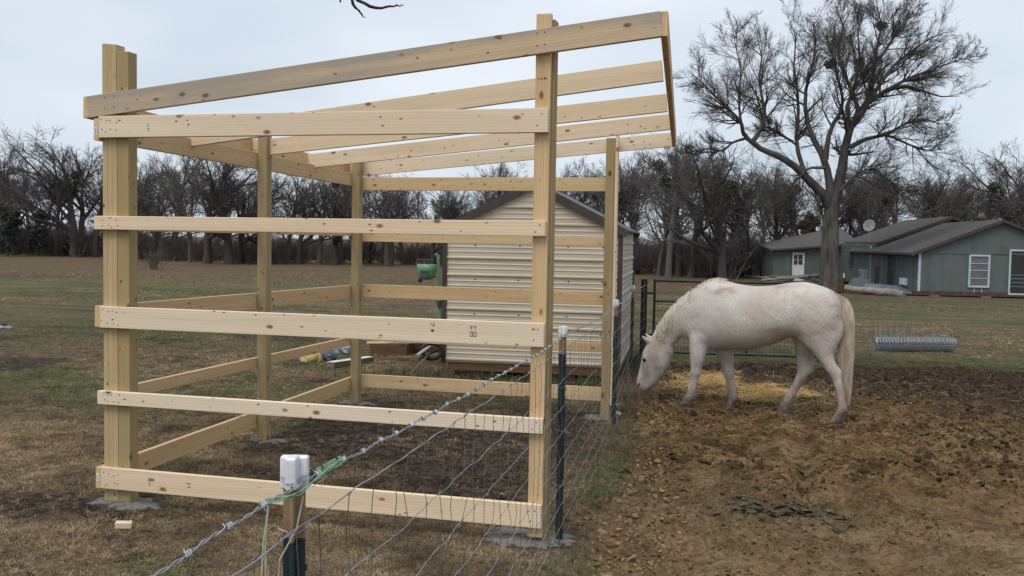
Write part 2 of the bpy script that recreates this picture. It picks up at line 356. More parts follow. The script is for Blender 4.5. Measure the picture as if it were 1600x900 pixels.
def ground_mat():
    m_ = mat("ground_soil_and_grass", (.1,.08,.05), .97, 0, .08); g = NG(m_)
    P = g.coord((1,1,1), obj=False)
    a = g.attr("zone"); sp = g.n("ShaderNodeSeparateColor"); g.l(a.outputs['Color'], sp.inputs[0])
    pad, grn, drk = sp.outputs[0], sp.outputs[1], sp.outputs[2]; tan = a.outputs['Alpha']
    n1 = g.noise(P, .9, 5, .6); n2 = g.noise(P, 14, 6, .7); n3 = g.noise(P, 60, 4, .7); n4 = g.noise(P, 4.5, 5, .65)
    nC_ = g.noise(P, 30, 5, .75)
    gr = g.ramp(n2, (.34, (.055,.038,.025)), (.48, (.165,.120,.074)), (.64, (.33,.25,.155)))
    gr = g.mix(g.rampf(n1, .42, .60, 0, .6), gr, g.ramp(n2, (.32, (.14,.098,.060)), (.62, (.33,.235,.140))))
    gr = g.mix(g.rampf(n4, .53, .64, 0, .75), gr, (.060,.046,.034)); gr = g.mix(g.rampf(n4, .47, .36, 0, .6), gr, (.34,.255,.155))
    gr = g.mix(g.math('MULTIPLY', tan, g.rampf(n4, .3, .6, .4, 1)), gr, (.24,.175,.11))
    green = g.mix(g.rampf(n2, .35, .65), (.070,.098,.038), (.165,.195,.085))
    gr = g.mix(g.math('MULTIPLY', grn, g.rampf(n4, .30, .62, .25, 1)), gr, green)
    st = g.noise(g.coord((.10, .55, 1), obj=False), 1.0, 5, .6); st2 = g.noise(g.coord((.35, 1.6, 1), obj=False), 1.0, 4, .6)
    spY = g.n("ShaderNodeSeparateXYZ"); g.l(P, spY.inputs[0]); fy_ = g.rampf(spY.outputs[1], 7, 16)
    gr = g.mix(g.math('MULTIPLY', fy_, g.rampf(st, .42, .56, 0, .75)), gr, (.118,.145,.066))
    gr = g.mix(g.math('MULTIPLY', fy_, g.rampf(st2, .50, .64, 0, .7)), gr, (.30,.22,.135))
    gr = g.mix(g.math('MULTIPLY', fy_, g.rampf(st2, .44, .34, 0, .6)), gr, (.085,.062,.043))
    gr = g.mix(g.math('MULTIPLY', g.rampf(spY.outputs[1], 34, 48), g.rampf(st2, .34, .56, .25, .8)), gr, (.150,.100,.068))
    mud = g.mix(g.rampf(n2, .40, .60), (.026,.019,.017), (.115,.085,.072))
    gr = g.mix(g.math('MULTIPLY', drk, g.rampf(n4, .25, .60, .35, 1)), gr, mud)
    pd = g.ramp(n4, (.34, (.14,.082,.036)), (.48, (.31,.195,.088)), (.64, (.46,.33,.175)))
    pd = g.mix(g.rampf(n1, .44, .62, 0, .7), pd, g.ramp(n4, (.36, (.16,.085,.034)), (.60, (.34,.19,.078))))
    pd = g.mix(g.rampf(n2, .52, .62, 0, .85), pd, (.075,.045,.026))  # crevice shade painted into the paddock colour
    pd = g.mix(g.rampf(n3, .52, .70, 0, .5), pd, (.36,.28,.18))
    pd = g.mix(g.math('MULTIPLY', tan, g.rampf(n1, .38, .58, .15, .9)), pd, g.ramp(n2, (.32, (.20,.135,.072)), (.50, (.40,.285,.155)), (.68, (.56,.42,.25))))
    nD = g.noise(P, 2.3, 7, .72, .5); dkm = g.math('MULTIPLY', g.rampf(nD, .50, .57, 0, .78), g.rampf(tan, 0, 1, 1, .45)); pd = g.mix(dkm, pd, g.mix(g.rampf(nC_, .40, .60), (.040,.024,.014), (.125,.078,.042)))  # damp dark blotches, also painted in for the weak shading of the relief
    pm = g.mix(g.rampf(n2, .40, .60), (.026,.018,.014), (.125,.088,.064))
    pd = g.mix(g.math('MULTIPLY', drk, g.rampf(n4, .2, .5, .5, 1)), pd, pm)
    nC = nC_; nF = g.noise(P, 95, 3, .7)
    crumb_shade = g.ramp(g.math('ADD', g.math('MULTIPLY', nC, .65), g.math('MULTIPLY', nF, .35)), (.36, (.30, .27, .25)), (.46, (.90, .88, .86)), (.60, (1.40, 1.41, 1.41)))  # shade of crevices between soil crumbs, painted into the colour
    pd = g.mix(.85, pd, crumb_shade, 'MULTIPLY'); gr = g.mix(.75, gr, crumb_shade, 'MULTIPLY')
    g.color(g.mix(g.rampf(g.math('ADD', pad, g.math('MULTIPLY', g.math('SUBTRACT', n2, .5), .5)), .35, .65), gr, pd))
    h = g.math('ADD', g.math('MULTIPLY', n2, .6), g.math('MULTIPLY', nC, .45)); g.bump(h, .20, 1.0)
    return m_
M['ground'] = ground_mat()
def inst_mat(name, rough=.9, var=.35, spec=.15):
    m_ = mat(name, (.2,.2,.2), rough, 0, spec); g = NG(m_)
    a = g.attr("tint", 'INSTANCER'); n = g.noise(g.coord((1,1,1), obj=False), 45, 3, .6)
    g.color(g.mix(g.rampf(n, .3, .7, 0, var), a.outputs['Color'], (.03,.022,.015))); return m_
M['blade'] = inst_mat("dry_grass_blade", .85, .15)
M['clod'] = inst_mat("soil_clod", .97, .45, .05)
M['straw'] = inst_mat("straw_strand", .6, .15)
M['brush'] = inst_mat("brush_twig", .95, .25)

# ------------------------------------------------------------------ ground sheet
def axis(lo, hi, step, far_lo, far_hi, gr=1.09):
    c = list(np.arange(lo, hi, step)); s_ = step; x = c[-1]
    while x < far_hi: s_ *= gr; x += s_; c.append(x)
    s_ = step; x = lo; pre = []
    while x > far_lo: s_ *= gr; x -= s_; pre.append(x)
    return np.array(pre[::-1]+c)
gx = axis(-4.0, 8.6, .034, -900, 900); gy = axis(-1.6, 10.2, .034, -60, 1200)
GX, GY = np.meshgrid(gx, gy); gv = np.stack([GX, GY, ground_z(GX, GY)], -1).reshape(-1, 3)
nxg, nyg = len(gx), len(gy); ii = np.arange(nxg*nyg).reshape(nyg, nxg)
gf = np.stack([ii[:-1,:-1], ii[:-1,1:], ii[1:,1:], ii[1:,:-1]], -1).reshape(-1, 4)
ground = mesh_obj("ground", gv, gf, M['ground'], smooth=True); ground['kind'] = 'structure'
def in_shelter(x, y): return sstep(-.25, .35, x)*sstep(3.15, 2.6, x)*sstep(.05, .7, y)*sstep(4.9, 4.1, y)
def green_mask(x, y):
    d = np.hypot(np.asarray(x)-4, np.asarray(y)+5)
    n = fbm(np.asarray(x)*.12+.7, np.asarray(y)*.30, 61, 4)
    g = sstep(.44, .56, n)*sstep(8, 14, d)*sstep(60, 42, d)
    n2 = fbm(np.asarray(x)*.9, np.asarray(y)*.9, 67, 3)
    g = np.maximum(g, np.exp(-((np.asarray(x)+6.5)/4.5)**2-((np.asarray(y)-11)/3.2)**2)*sstep(.36, .5, fbm(np.asarray(x)*.7, np.asarray(y)*.9, 69, 3)))
    g = np.maximum(g, .45*(1-in_shelter(x, y))*sstep(.58, .68, n2)*sstep(10, 6, np.abs(y-2)))
    strip = np.exp(-((x-fence_x(y)-.18)/.22)**2)*np.maximum(np.exp(-((np.asarray(y)-1.7)/.75)**2), np.exp(-((np.asarray(y)+.55)/.35)**2))*sstep(.3, .5, fbm(np.asarray(x)*3.2, np.asarray(y)*2.4, 71, 2))
    shedside = np.exp(-(((np.asarray(x)-.1)/.7)**2+((np.asarray(y)-6.1)/.55)**2))
    band = np.exp(-((np.asarray(y)-19.5-.05*np.asarray(x))/2.6)**2)*sstep(2, -6, x)
    return np.clip(np.maximum.reduce([g, strip, shedside*.9, band*.9*sstep(.35, .55, fbm(np.asarray(x)*.3, np.asarray(y)*.6, 73, 3))]), 0, 1)
def dark_mask(x, y):
    x = np.asarray(x, float); y = np.asarray(y, float)
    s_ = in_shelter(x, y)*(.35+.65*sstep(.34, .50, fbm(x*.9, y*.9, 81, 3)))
    p = paddock_mask(x, y)*np.clip(sstep(5.2, 8.2, y+.55*(x-5)+1.6*(fbm(x*.8, y*.8, 83, 3)-.5)), 0, 1)
    base = 1.2*np.exp(-(((x+.25)/.85)**2+((y+.12)/.33)**2)); base = np.maximum(base, 1.3*np.exp(-(((x-.45)/.75)**2+((y-2.0)/.55)**2)))
    lf = .75*np.exp(-(((x-4.37)/.45)**2+((y-1.18)/.22)**2))
    far = sstep(26, 30, y)*sstep(48, 40, y)*.55*sstep(.4, .6, fbm(x*.05, y*.15, 87, 2))
    clod = sstep(.58, .66, fbm(x*.5, y*.9, 88, 3))*sstep(3, 5, y)*sstep(14, 9, y)*(1-paddock_mask(x, y))*.8
    return np.clip(np.maximum.reduce([s_, p, base, lf, far, clod]), 0, 1)
def tan_mask(x, y):
    x = np.asarray(x, float); y = np.asarray(y, float)
    t = sstep(.50, .62, fbm(x*.07, y*.28, 91, 3))*sstep(8, 14, y)*.75
    t = np.maximum(t*(1-paddock_mask(x, y)), paddock_mask(x, y)*sstep(3.0, .6, y))
    return np.clip(t, 0, 1)
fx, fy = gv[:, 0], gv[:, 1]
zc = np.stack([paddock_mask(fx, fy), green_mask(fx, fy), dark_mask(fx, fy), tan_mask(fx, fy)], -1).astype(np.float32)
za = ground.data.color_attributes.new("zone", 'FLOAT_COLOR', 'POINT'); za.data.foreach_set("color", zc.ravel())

# ------------------------------------------------------------------ scatter (geometry nodes) for uncountable stuff
def scatter(name, pts, rot, scl, tint, protos, idx, material, label, cat):
    pts = np.asarray(pts, np.float32); n = len(pts)
    col = bpy.data.collections.new(name+"_pieces")
    for k, (v, f) in enumerate(protos):
        col.objects.link(mesh_obj("piece%03d" % k, v, f, material, link=False))
    me = bpy.data.meshes.new(name); me.vertices.add(n); me.vertices.foreach_set("co", pts.ravel())
    def att(nm, typ, arr, key):
        a = me.attributes.new(nm, typ, 'POINT'); a.data.foreach_set(key, np.ascontiguousarray(arr).ravel())
    att("rot", 'FLOAT_VECTOR', np.asarray(rot, np.float32), "vector"); att("scl", 'FLOAT', np.asarray(scl, np.float32), "value")
    att("idx", 'INT', np.asarray(idx, np.int32), "value")
    t4 = np.ones((n, 4), np.float32); t4[:, :3] = tint; att("tint", 'FLOAT_COLOR', t4, "color")
    o = bpy.data.objects.new(name, me); COL.objects.link(o)
    ng = bpy.data.node_groups.new(name+"_scatter", 'GeometryNodeTree')
    ng.interface.new_socket("Geometry", in_out='INPUT', socket_type='NodeSocketGeometry')
    ng.interface.new_socket("Geometry", in_out='OUTPUT', socket_type='NodeSocketGeometry')
    gi = ng.nodes.new("NodeGroupInput"); go = ng.nodes.new("NodeGroupOutput")
    ip = ng.nodes.new("GeometryNodeInstanceOnPoints"); ci = ng.nodes.new("GeometryNodeCollectionInfo")
    ci.inputs['Collection'].default_value = col; ci.inputs['Separate Children'].default_value = True; ci.inputs['Reset Children'].default_value = True
    ip.inputs['Pick Instance'].default_value = True
    def na(nm, typ):
        x = ng.nodes.new("GeometryNodeInputNamedAttribute"); x.data_type = typ; x.inputs['Name'].default_value = nm; return x.outputs[0]
    lk = ng.links.new
    lk(gi.outputs[0], ip.inputs['Points']); lk(ci.outputs[0], ip.inputs['Instance'])
    lk(na("idx", 'INT'), ip.inputs['Instance Index']); lk(na("rot", 'FLOAT_VECTOR'), ip.inputs['Rotation']); lk(na("scl", 'FLOAT'), ip.inputs['Scale'])
    lk(ip.outputs[0], go.inputs[0])
    md = o.modifiers.new("scatter", 'NODES'); md.node_group = ng
    o['kind'] = 'stuff'; o['label'] = label; o['category'] = cat
    return o
def blade_tuft(n, ln, wd, lie, seed):
    r = np.random.default_rng(seed); vs = []; fs = []; k = 0
    for i in range(n):
        a = r.uniform(0, 2*math.pi); b = r.normal(0, .012, 2); l = ln*r.uniform(.5, 1.2); el = r.uniform(lie[0], lie[1]); w = wd*r.uniform(.6, 1.2)
        d = np.array([math.cos(a), math.sin(a)]); s_ = np.array([-d[1], d[0]])
        p0 = np.array([b[0], b[1], -.004]); h = l*math.sin(el); q = l*math.cos(el); bend = r.uniform(-.35, .35)
        p1 = p0+np.array([*(d*q*.5+s_*bend*q*.2), h*.75]); p2 = p0+np.array([*(d*q+s_*bend*q), h*r.uniform(.5, 1.1)])
        sw = np.array([s_[0], s_[1], 0])*w/2
        vs += [p0-sw, p0+sw, p1-sw*.8, p1+sw*.8, p2]; fs.append((k, k+1, k+3, k+2)); fs.append((k+2, k+3, k+4, k+4)); k += 5
    f = np.array(fs); return np.array(vs), [f[0::2], f[1::2][:, :3]]
def sample_ground(n, x0, x1, y0, y1, r=RNG): 
    x = r.uniform(x0, x1, n); y = r.uniform(y0, y1, n); return x, y
# dry grass: dense near the camera, thinner with distance
protos = [blade_tuft(12, .034, .0021, (.05, .9), 100+k) for k in range(7)] + [blade_tuft(9, .055, .0022, (.0, .45), 200+k) for k in range(4)]
PX = []; 
for (n, x0, x1, y0, y1) in ((82000, -2.6, 3.9, -1.6, 2.6), (46000, -5, 3.6, 2.6, 7), (26000, -9, 3, 7, 14), (14000, 2, 13, 8.2, 18), (14000, -18, 3, 14, 26), (16000, -42, 6, 26, 60), (9000, 3, 22, 18, 40)):
    x, y = sample_ground(n, x0, x1, y0, y1)
    pm = paddock_mask(x, y); keep = RNG.random(n) < (1-pm)**2*(1-.88*dark_mask(x, y))*(.35+.65*sstep(.3, .6, fbm(x*1.7, y*1.7, 15, 3)))
    PX.append(np.stack([x[keep], y[keep]], 1))
PX = np.concatenate(PX)
for (cx_, cy_, rr) in ((.12,.08,.24),(.05,2.1,.14),(.05,4.1,.14),(2.78,4.1,.14),(2.95,.12,.24)):
    PX = PX[((PX[:,0]-cx_)/1.25)**2+(PX[:,1]-cy_)**2 > rr*rr]
x, y = PX[:, 0], PX[:, 1]; n = len(x); g_ = green_mask(x, y); isg = RNG.random(n) < g_*.85
dry = np.stack([RNG.uniform(.11, .44, n)]*3, 1)*np.array([1.0, .73, .44])*np.clip(.0+1.35*fbm(x*1.1, y*1.1, 19, 4)+1.5*(fbm(x*4.2, y*4.2, 29, 3)-.32), .22, 1.9)[:, None]
gcol = np.stack([RNG.uniform(.07, .16, n), RNG.uniform(.105, .20, n), RNG.uniform(.035, .075, n)], 1)
tint = np.where(isg[:, None], gcol, dry)
dcam = np.hypot(x-4.1, y+5.3)
scatter("dry_grass", np.stack([x, y, ground_z(x, y)], 1), np.stack([np.zeros(n), np.zeros(n), RNG.uniform(0, 6.28, n)], 1),
        RNG.uniform(.7, 1.25, n)*(1+.06*np.clip(dcam-6, 0, 50)), tint, protos, RNG.integers(0, len(protos), n), M['blade'],
        "short matted dry brown grass with green patches around and beyond the wooden frame", "grass")
# taller weeds along the fence line and by the metal shed
protos = [blade_tuft(16, .17, .004, (.7, 1.45), 300+k) for k in range(5)]
yy = RNG.uniform(-1.4, 9, 900); xx = fence_x(yy)+RNG.normal(.08, .15, 900)
keep = RNG.random(900) < np.where(yy > 3.0, .95, .85); xx, yy = xx[keep], yy[keep]
x2 = np.concatenate([RNG.normal(.0, .42, 170), RNG.uniform(.4, 2.5, 150)]); y2 = np.concatenate([RNG.normal(6.0, .38, 170), RNG.normal(6.15, .12, 150)])
nd = len(xx); xa = np.concatenate([xx, x2]); ya = np.concatenate([yy, y2]); n = len(xa)
t = np.stack([RNG.uniform(.15, .26, n)]*3, 1)*np.array([1, .76, .52])
gsel = np.concatenate([(RNG.random(nd) < green_mask(xx, yy)), RNG.random(len(x2)) < .7]); t[gsel] = np.stack([RNG.uniform(.04, .08, gsel.sum()), RNG.uniform(.075, .13, gsel.sum()), RNG.uniform(.02, .045, gsel.sum())], 1)
sc_ = RNG.uniform(.4, .9, n)*np.where(ya > 4.5, 1.15, .55)
scatter("weeds", np.stack([xa, ya, ground_z(xa, ya)], 1), np.stack([np.zeros(n), np.zeros(n), RNG.uniform(0, 6.28, n)], 1), sc_, t, protos, RNG.integers(0, 5, n), M['blade'],
        "tufts of dry and green weeds along the foot of the wire fence and the metal shed", "weeds")
# clods of soil
def clod(seed):
    bm = bmesh.new(); bmesh.ops.create_icosphere(bm, subdivisions=2, radius=1); r = np.random.default_rng(seed)
    o = r.uniform(0, 100, 3); 
    v = np.array([q.co[:] for q in bm.verts]); f = np.array([[q.index for q in p.verts] for p in bm.faces]); bm.free()
    k = 1+.75*(fbm(v[:,0]*1.3+o[0]+v[:,2]*.7, v[:,1]*1.3+o[1]-v[:,2]*.9, seed, 3)-.5); v = v*k[:, None]*np.array([1, r.uniform(.6, 1), r.uniform(.28, .55)])
    return v, f
protos = [clod(k) for k in range(8)]
P = []
for (n, x0, x1, y0, y1, s0) in ((17000, 2.9, 7.0, -.6, 3.2, .8), (3500, 2.9, 6.5, -.6, 2.5, 1.25), (16000, 2.7, 8.5, 3.5, 7, 1.05), (11000, 2.7, 10.5, 7, 10.6, 1.25), (4500, -.4, 3.2, .2, 4.4, 1.0), (9000, -6, 1, 3.5, 13, 1.7), (9000, 2.9, 9, .4, 8, 1.9)):
    x, y = sample_ground(n, x0, x1, y0, y1); pm = paddock_mask(x, y); 
    dens = np.where(pm > .5, .2+.8*sstep(.40, .62, fbm(x*1.6, y*1.6, 44, 3)), dark_mask(x, y)*sstep(.45, .6, fbm(x*1.8, y*1.8, 45, 3)))
    near_fence = np.exp(-((x-fence_x(y)-.45)/.35)**2); dens = np.maximum(dens*.75, near_fence*.9*(pm > .3))
    if s0 == 1.9: dens = .9*(pm > .5)*sstep(.52, .64, fbm(x*1.1+3, y*1.1, 46, 4))
    k = RNG.random(n) < dens; P.append(np.stack([x[k], y[k], np.full(k.sum(), s0), near_fence[k]], 1))
P = np.concatenate(P); x, y = P[:, 0], P[:, 1]; n = len(P)
s_ = P[:, 2]*(.005+.014*RNG.random(n)**3.6)*(1+1.2*P[:, 3]*(RNG.random(n)**2))
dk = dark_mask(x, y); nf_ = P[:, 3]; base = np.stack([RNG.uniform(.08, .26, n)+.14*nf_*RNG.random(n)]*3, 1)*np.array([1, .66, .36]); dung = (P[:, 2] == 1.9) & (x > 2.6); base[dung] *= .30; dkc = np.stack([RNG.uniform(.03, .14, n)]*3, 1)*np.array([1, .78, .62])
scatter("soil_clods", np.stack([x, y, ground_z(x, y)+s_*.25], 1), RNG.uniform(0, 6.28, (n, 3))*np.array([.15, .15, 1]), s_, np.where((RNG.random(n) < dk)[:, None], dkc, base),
        protos, RNG.integers(0, 8, n), M['clod'], "loose clods of brown soil and dung strewn over the trampled paddock", "soil")
# straw
def strand(seed, ln):
    r = np.random.default_rng(seed); k = 4; p = np.zeros((k, 3)); a = r.normal(0, .35)
    for i in range(1, k): a += r.normal(0, .3); p[i] = p[i-1]+np.array([math.cos(a), math.sin(a), r.normal(0, .12)])*ln/(k-1)
    p[:, 2] -= p[:, 2].min(); return tubes((p-p.mean(0)*np.array([1,1,0]))[None], np.full((1, k), .0014), 3)
protos = [strand(k, .17) for k in range(8)]
n = 10500; a_ = RNG.uniform(0, 6.28, n); rr = np.abs(RNG.normal(0, .5, n))
xs = np.where(RNG.random(n) < .6, 4.45, 3.75)+rr*np.cos(a_)*.9; ys = np.where(xs > 4.1, 6.3, 7.2)+rr*np.sin(a_)*1.15
ns = 1500; xs = np.concatenate([xs, RNG.uniform(3.0, 7.5, ns)]); ys = np.concatenate([ys, RNG.uniform(1.5, 9.2, ns)*.6+RNG.uniform(2, 4, ns)])
k = (paddock_mask(xs, ys) > .3) & (RNG.random(len(xs)) < np.where(np.concatenate([rr, np.full(ns, 2.)]) > 1.5, 1, .18+.95*sstep(.42, .56, fbm(xs*2.6, ys*2.0, 97, 3)))); xs, ys = xs[k], ys[k]; rr = np.concatenate([rr, np.full(ns, 2.)])[k]; n = len(xs)
heap = .10*np.exp(-(rr/.38)**2)*RNG.random(n)
t = np.stack([RNG.uniform(.45, .80, n)]*3, 1)*np.array([1, .72, .32]); far_ = rr > 1.2; t[far_] *= RNG.uniform(.45, .9, (far_.sum(), 1))
scatter("straw", np.stack([xs, ys, ground_z(xs, ys)+.006+heap], 1), np.stack([RNG.normal(0, .3, n), RNG.normal(0, .3, n), RNG.uniform(0, 6.28, n)], 1), RNG.uniform(.4, 1.15, n), t,
        protos, RNG.integers(0, 8, n), M['straw'], "loose golden straw spread on the mud under and behind the white horse", "straw")

# ------------------------------------------------------------------ wooden shelter frame
shelter = tag(empty("shelter_frame"), "unfinished pale timber shelter frame with sloping rafters and open board sides on posts", "shed frame")
def board(name, p0, p1, thick_dir, t, w, mt, parent=shelter, bev=.0025, lab=None):
    """p0,p1 = ends of the bottom edge line at the front face; thick_dir = direction the thickness grows; width grows upward, square to the length"""
    p0 = Vector(p0); p1 = Vector(p1); X = (p1-p0); ln = X.length; X.normalize()
    Y = Vector(thick_dir); Y = (Y-X*Y.dot(X)).normalized(); Z = X.cross(Y)
    flip = Z.z < 0 if abs(X.z) < .9 else False
    if flip: Z = -Z
    b = MB().box((-ln/2, 0, -w/2), (ln/2, t, w/2)); o = b.build(name, mt, parent)
    if flip:
        # keep a right-handed frame: turn the board round its length
        Xf, Yf, Zf = -X, Y, Z
    else: Xf, Yf, Zf = X, Y, Z
    c = (p0+p1)/2+Z*(w/2)
    mm = Matrix.Identity(4)
    for i in range(3): mm[i][0] = Xf[i]; mm[i][1] = Yf[i]; mm[i][2] = Zf[i]; mm[i][3] = c[i]
    o.matrix_world = mm; bevel(o, bev)
    if lab: o['label'] = lab
    return o
def post(name, x0, y0, w, d, z0, z1, mt, lab=None, bev=.003):
    b = MB().box((-(z1-z0)/2, -d/2, -w/2), ((z1-z0)/2, d/2, w/2)); o = b.build(name, mt, shelter)
    c = Vector((x0+w/2, y0+d/2, (z0+z1)/2)); mm = Matrix.Identity(4)
    X, Y, Z = Vector((0,0,1)), Vector((0,1,0)), Vector((-1,0,0))
    for i in range(3): mm[i][0] = X[i]; mm[i][1] = Y[i]; mm[i][2] = Z[i]; mm[i][3] = c[i]
    o.matrix_world = mm; bevel(o, bev)
    if lab: o['label'] = lab
    return o
B6, B4, TH = .140, .089, .038; WN = 2.993
# left near corner: three planks and a square post
for k in range(3): post("corner_plank", .001+.0355*k, .0395+.0006*(k % 2), .0352, .089, -.02, 3.04-.004*k, M['plank_yellow'], None, .0012)
post("corner_post", .1085, .0405, .088, .092, -.02, 2.985, M['treated'])
post("block", -.042, .10, .038, .04, 2.50, 2.79, M['pine'])
# near right: pale plank in front of a square post
post("front_plank", 2.905, .0395, .089, .037, .045, 3.112, M['pine_warm'])
post("corner_post", 2.922, .078, .089, .089, -.02, 3.085, M['treated_far'])
for (x0, y0, z1) in ((.002, 2.05, 2.70), (.002, 4.05, 2.75), (2.735, 4.05, 2.84)):
    post("square_post", x0, y0, .089, .089, -.02, z1, M['treated_far'])
post("side_plank", 2.8255, 4.06, .030, .075, .15, 2.87, M['pine'])
# near wall rails
for (zt, w, x0, x1) in ((2.5666, B6, .001, WN), (1.9177, B4, -.038, WN-.006), (1.3235, B6, .001, WN-.002), (.7631, B4, -.02, WN), (.2516, B6, .001, WN)):
    board("rail", (x0, 0, zt-w), (x1, 0, zt-w), (0,1,0), TH, w, M['pine'])
# left wall rails (outside the posts)
for (za, zb, w, y0) in ((2.551, 2.497, B6, .002), (1.914, 1.909, B4, .04), (1.3265, 1.29, B6, .002), (.755, .729, B4, .04), (.2505, .291, B6, .002)):
    board("rail", (0, y0, za-w), (0, 4.178, zb-w), (-1,0,0), TH, w, M['pine_warm'])
# far wall rails
for (zt, w, x1) in ((2.457, B6, 2.86), (1.853, B4, 2.83), (1.30, B6, 2.84), (.776, B4, 2.83), (.318, B6, 2.84)):
    board("rail", (.002, 4.141, zt-w), (x1, 4.141, zt-w-.004), (0,1,0), TH, w, M['pine_warm'])
# rafters
board("rafter", (-.075, -.001, 2.556), (3.634, -.001, 2.950), (0,1,0), TH, B6, M['pine_stained'], lab="grey stained front rafter")
for (y, xr, zr, zl) in ((1.05, 3.537, 2.881, 2.468), (2.10, 3.481, 2.822, 2.493), (3.15, 3.424, 2.808, 2.474), (4.181, 3.372, 2.764, 2.462)):
    board("rafter", (-.070, y, zl), (xr+.013, y, zr+.001), (0,1,0), TH, B6, M['pine'])
board("fascia", (3.6235, .0, 2.949), (3.374, 4.22, 2.762), (1,0,0), TH, B6, M['pine_warm'])
board("fascia", (-.0765, -.0005, 2.555), (-.074, 4.22, 2.462), (-1,0,0), TH, B6, M['pine_warm'])
# screws at rail ends, tags and grade stamps
def screws(spots, nrm):
    b = MB()
    for p in spots: b.disc(np.array(p)+np.array(nrm)*.0012, nrm, .0042, 8)
    o = b.build("screw_heads", M['nail'], shelter); o['kind'] = 'stuff'; return o
sp_ = []
for (zt, w) in ((2.5666, B6), (1.9177, B4), (1.3235, B6), (.7631, B4), (.2516, B6)):
    for x in (.025, .065, .10, .14): sp_ += [(x+random.uniform(-.012, .012), 0, zt-w*random.uniform(.12, .35)), (x+random.uniform(-.012, .012), 0, zt-w*random.uniform(.6, .88))]
    sp_ += [(2.955, 0, zt-w*.25), (2.93, 0, zt-w*.72)]
for x in (.05, .12, 2.92, 2.965): sp_ += [(x, -.001, 2.57+.1064*x+.04), (x, -.001, 2.57+.1064*x+.11)]
screws(sp_, (0,-1,0))
sp_ = []
for zt, w in ((2.457, B6), (1.853, B4), (1.30, B6), (.776, B4), (.318, B6)):
    for x in np.arange(.25, 2.7, .16): sp_.append((x+random.uniform(-.05, .05), 4.141, zt-w*random.uniform(.15, .85)))
screws(sp_, (0,-1,0))
def stamp(x, z, rows, sc=1.0, y=0):
    b = MB()
    for (cx_, cz_, w_, h_) in rows: b.box((x+(cx_-w_/2)*sc, y-.0012, z+(cz_-h_/2)*sc), (x+(cx_+w_/2)*sc, y-.0004, z+(cz_+h_/2)*sc))
    o = b.build("grade_stamp", M['ink'], shelter); return o
TT = [(-.012,.024,.018,.004),(-.012,.014,.004,.018),(.010,.024,.016,.004),(.010,.014,.004,.018)]
OO = [(-.012,-.008,.016,.004),(-.012,-.034,.016,.004),(-.019,-.021,.004,.024),(-.005,-.021,.004,.024),(.010,-.008,.016,.004),(.010,-.034,.016,.004),(.003,-.021,.004,.024),(.017,-.021,.004,.024)]
stamp(2.565, 1.265, TT+OO)
stamp(2.31, 1.285, [(-.01,.01,.014,.004),(.008,.012,.004,.016),(.004,.0,.02,.004),(.0,-.03,.022,.007),(.0,-.03,.006,.016),(-.008,-.026,.006,.006)])
stamp(.37, 2.49, [(0,.02,.014,.004),(0,.005,.012,.004),(0,-.01,.014,.004),(.006,-.022,.004,.018)], .9)
stamp(.66, 2.51, [(-.005,.02,.014,.005),(.004,-.005,.012,.005),(.0,-.012,.004,.014)], 1.0)
stamp(.37, .185, [(0,.02,.014,.004),(0,.005,.012,.004),(0,-.01,.014,.004),(.006,-.022,.004,.018)], 1.0)
stamp(.66, .185, [(-.008,.012,.016,.006),(.01,.01,.006,.014),(.004,-.012,.02,.005)], 1.0)
stamp(2.955, 2.74, [(-.03,.0,.01,.004),(-.012,.0,.012,.004),(.008,.002,.014,.008)], 1.0, .038)
def price_tag(x, y, z):
    o = MB().box((x-.010, y-.0014, z-.026), (x+.010, y-.0005, z+.026)).build("price_tag", M['tagwhite'], shelter)
    b = MB()
    for k in range(6): b.box((x-.007, y-.002, z-.018+.006*k), (x+.003+.002*(k % 3), y-.0015, z-.0155+.006*k))
    b.build("barcode", M['nail'], o)
price_tag(-.019, .002, .185); price_tag(-.019, .002, 2.47)
price_tag(-.031, .030, .70)
# concrete footings
def footing(cx_, cy_, rx, ry, h, seed):
    r = np.random.default_rng(seed); K = 34; rings = [0, .3, .6, .8, .93, 1.0]; v = []
    for q in rings:
        for k in range(K):
            a = k/K*2*math.pi; w = 1+(.34*(vnoise(math.cos(a)*1.6+seed*3.1+5, math.sin(a)*1.6+9, seed)-.5)*2+.20*(vnoise(math.cos(a)*5+seed, math.sin(a)*5+9, seed+3)-.5)*2)*q
            hh = h*(1-q**3)+.010*(r.random()-.5)*(q < .99) - (.03 if q == 1.0 else 0)
            v.append((cx_+math.cos(a)*rx*q*w, cy_+math.sin(a)*ry*q*w, hh+float(terrain(cx_, cy_))))
    i = np.arange(len(rings)*K).reshape(len(rings), K); nx_ = np.roll(i, -1, 1)
    f = np.stack([i[:-1], nx_[:-1], nx_[1:], i[1:]], -1).reshape(-1, 4)
    o = mesh_obj("concrete_footing", np.array(v), f[:, ::-1], M['concrete'], shelter, smooth=False); return o
footing(.15, .06, .27, .20, .025, 1); footing(2.92, .14, .30, .21, .03, 2); footing(.10, 2.08, .22, .15, .02, 3); footing(.05, 4.08, .24, .16, .02, 4); footing(2.74, 4.14, .25, .18, .02, 5)

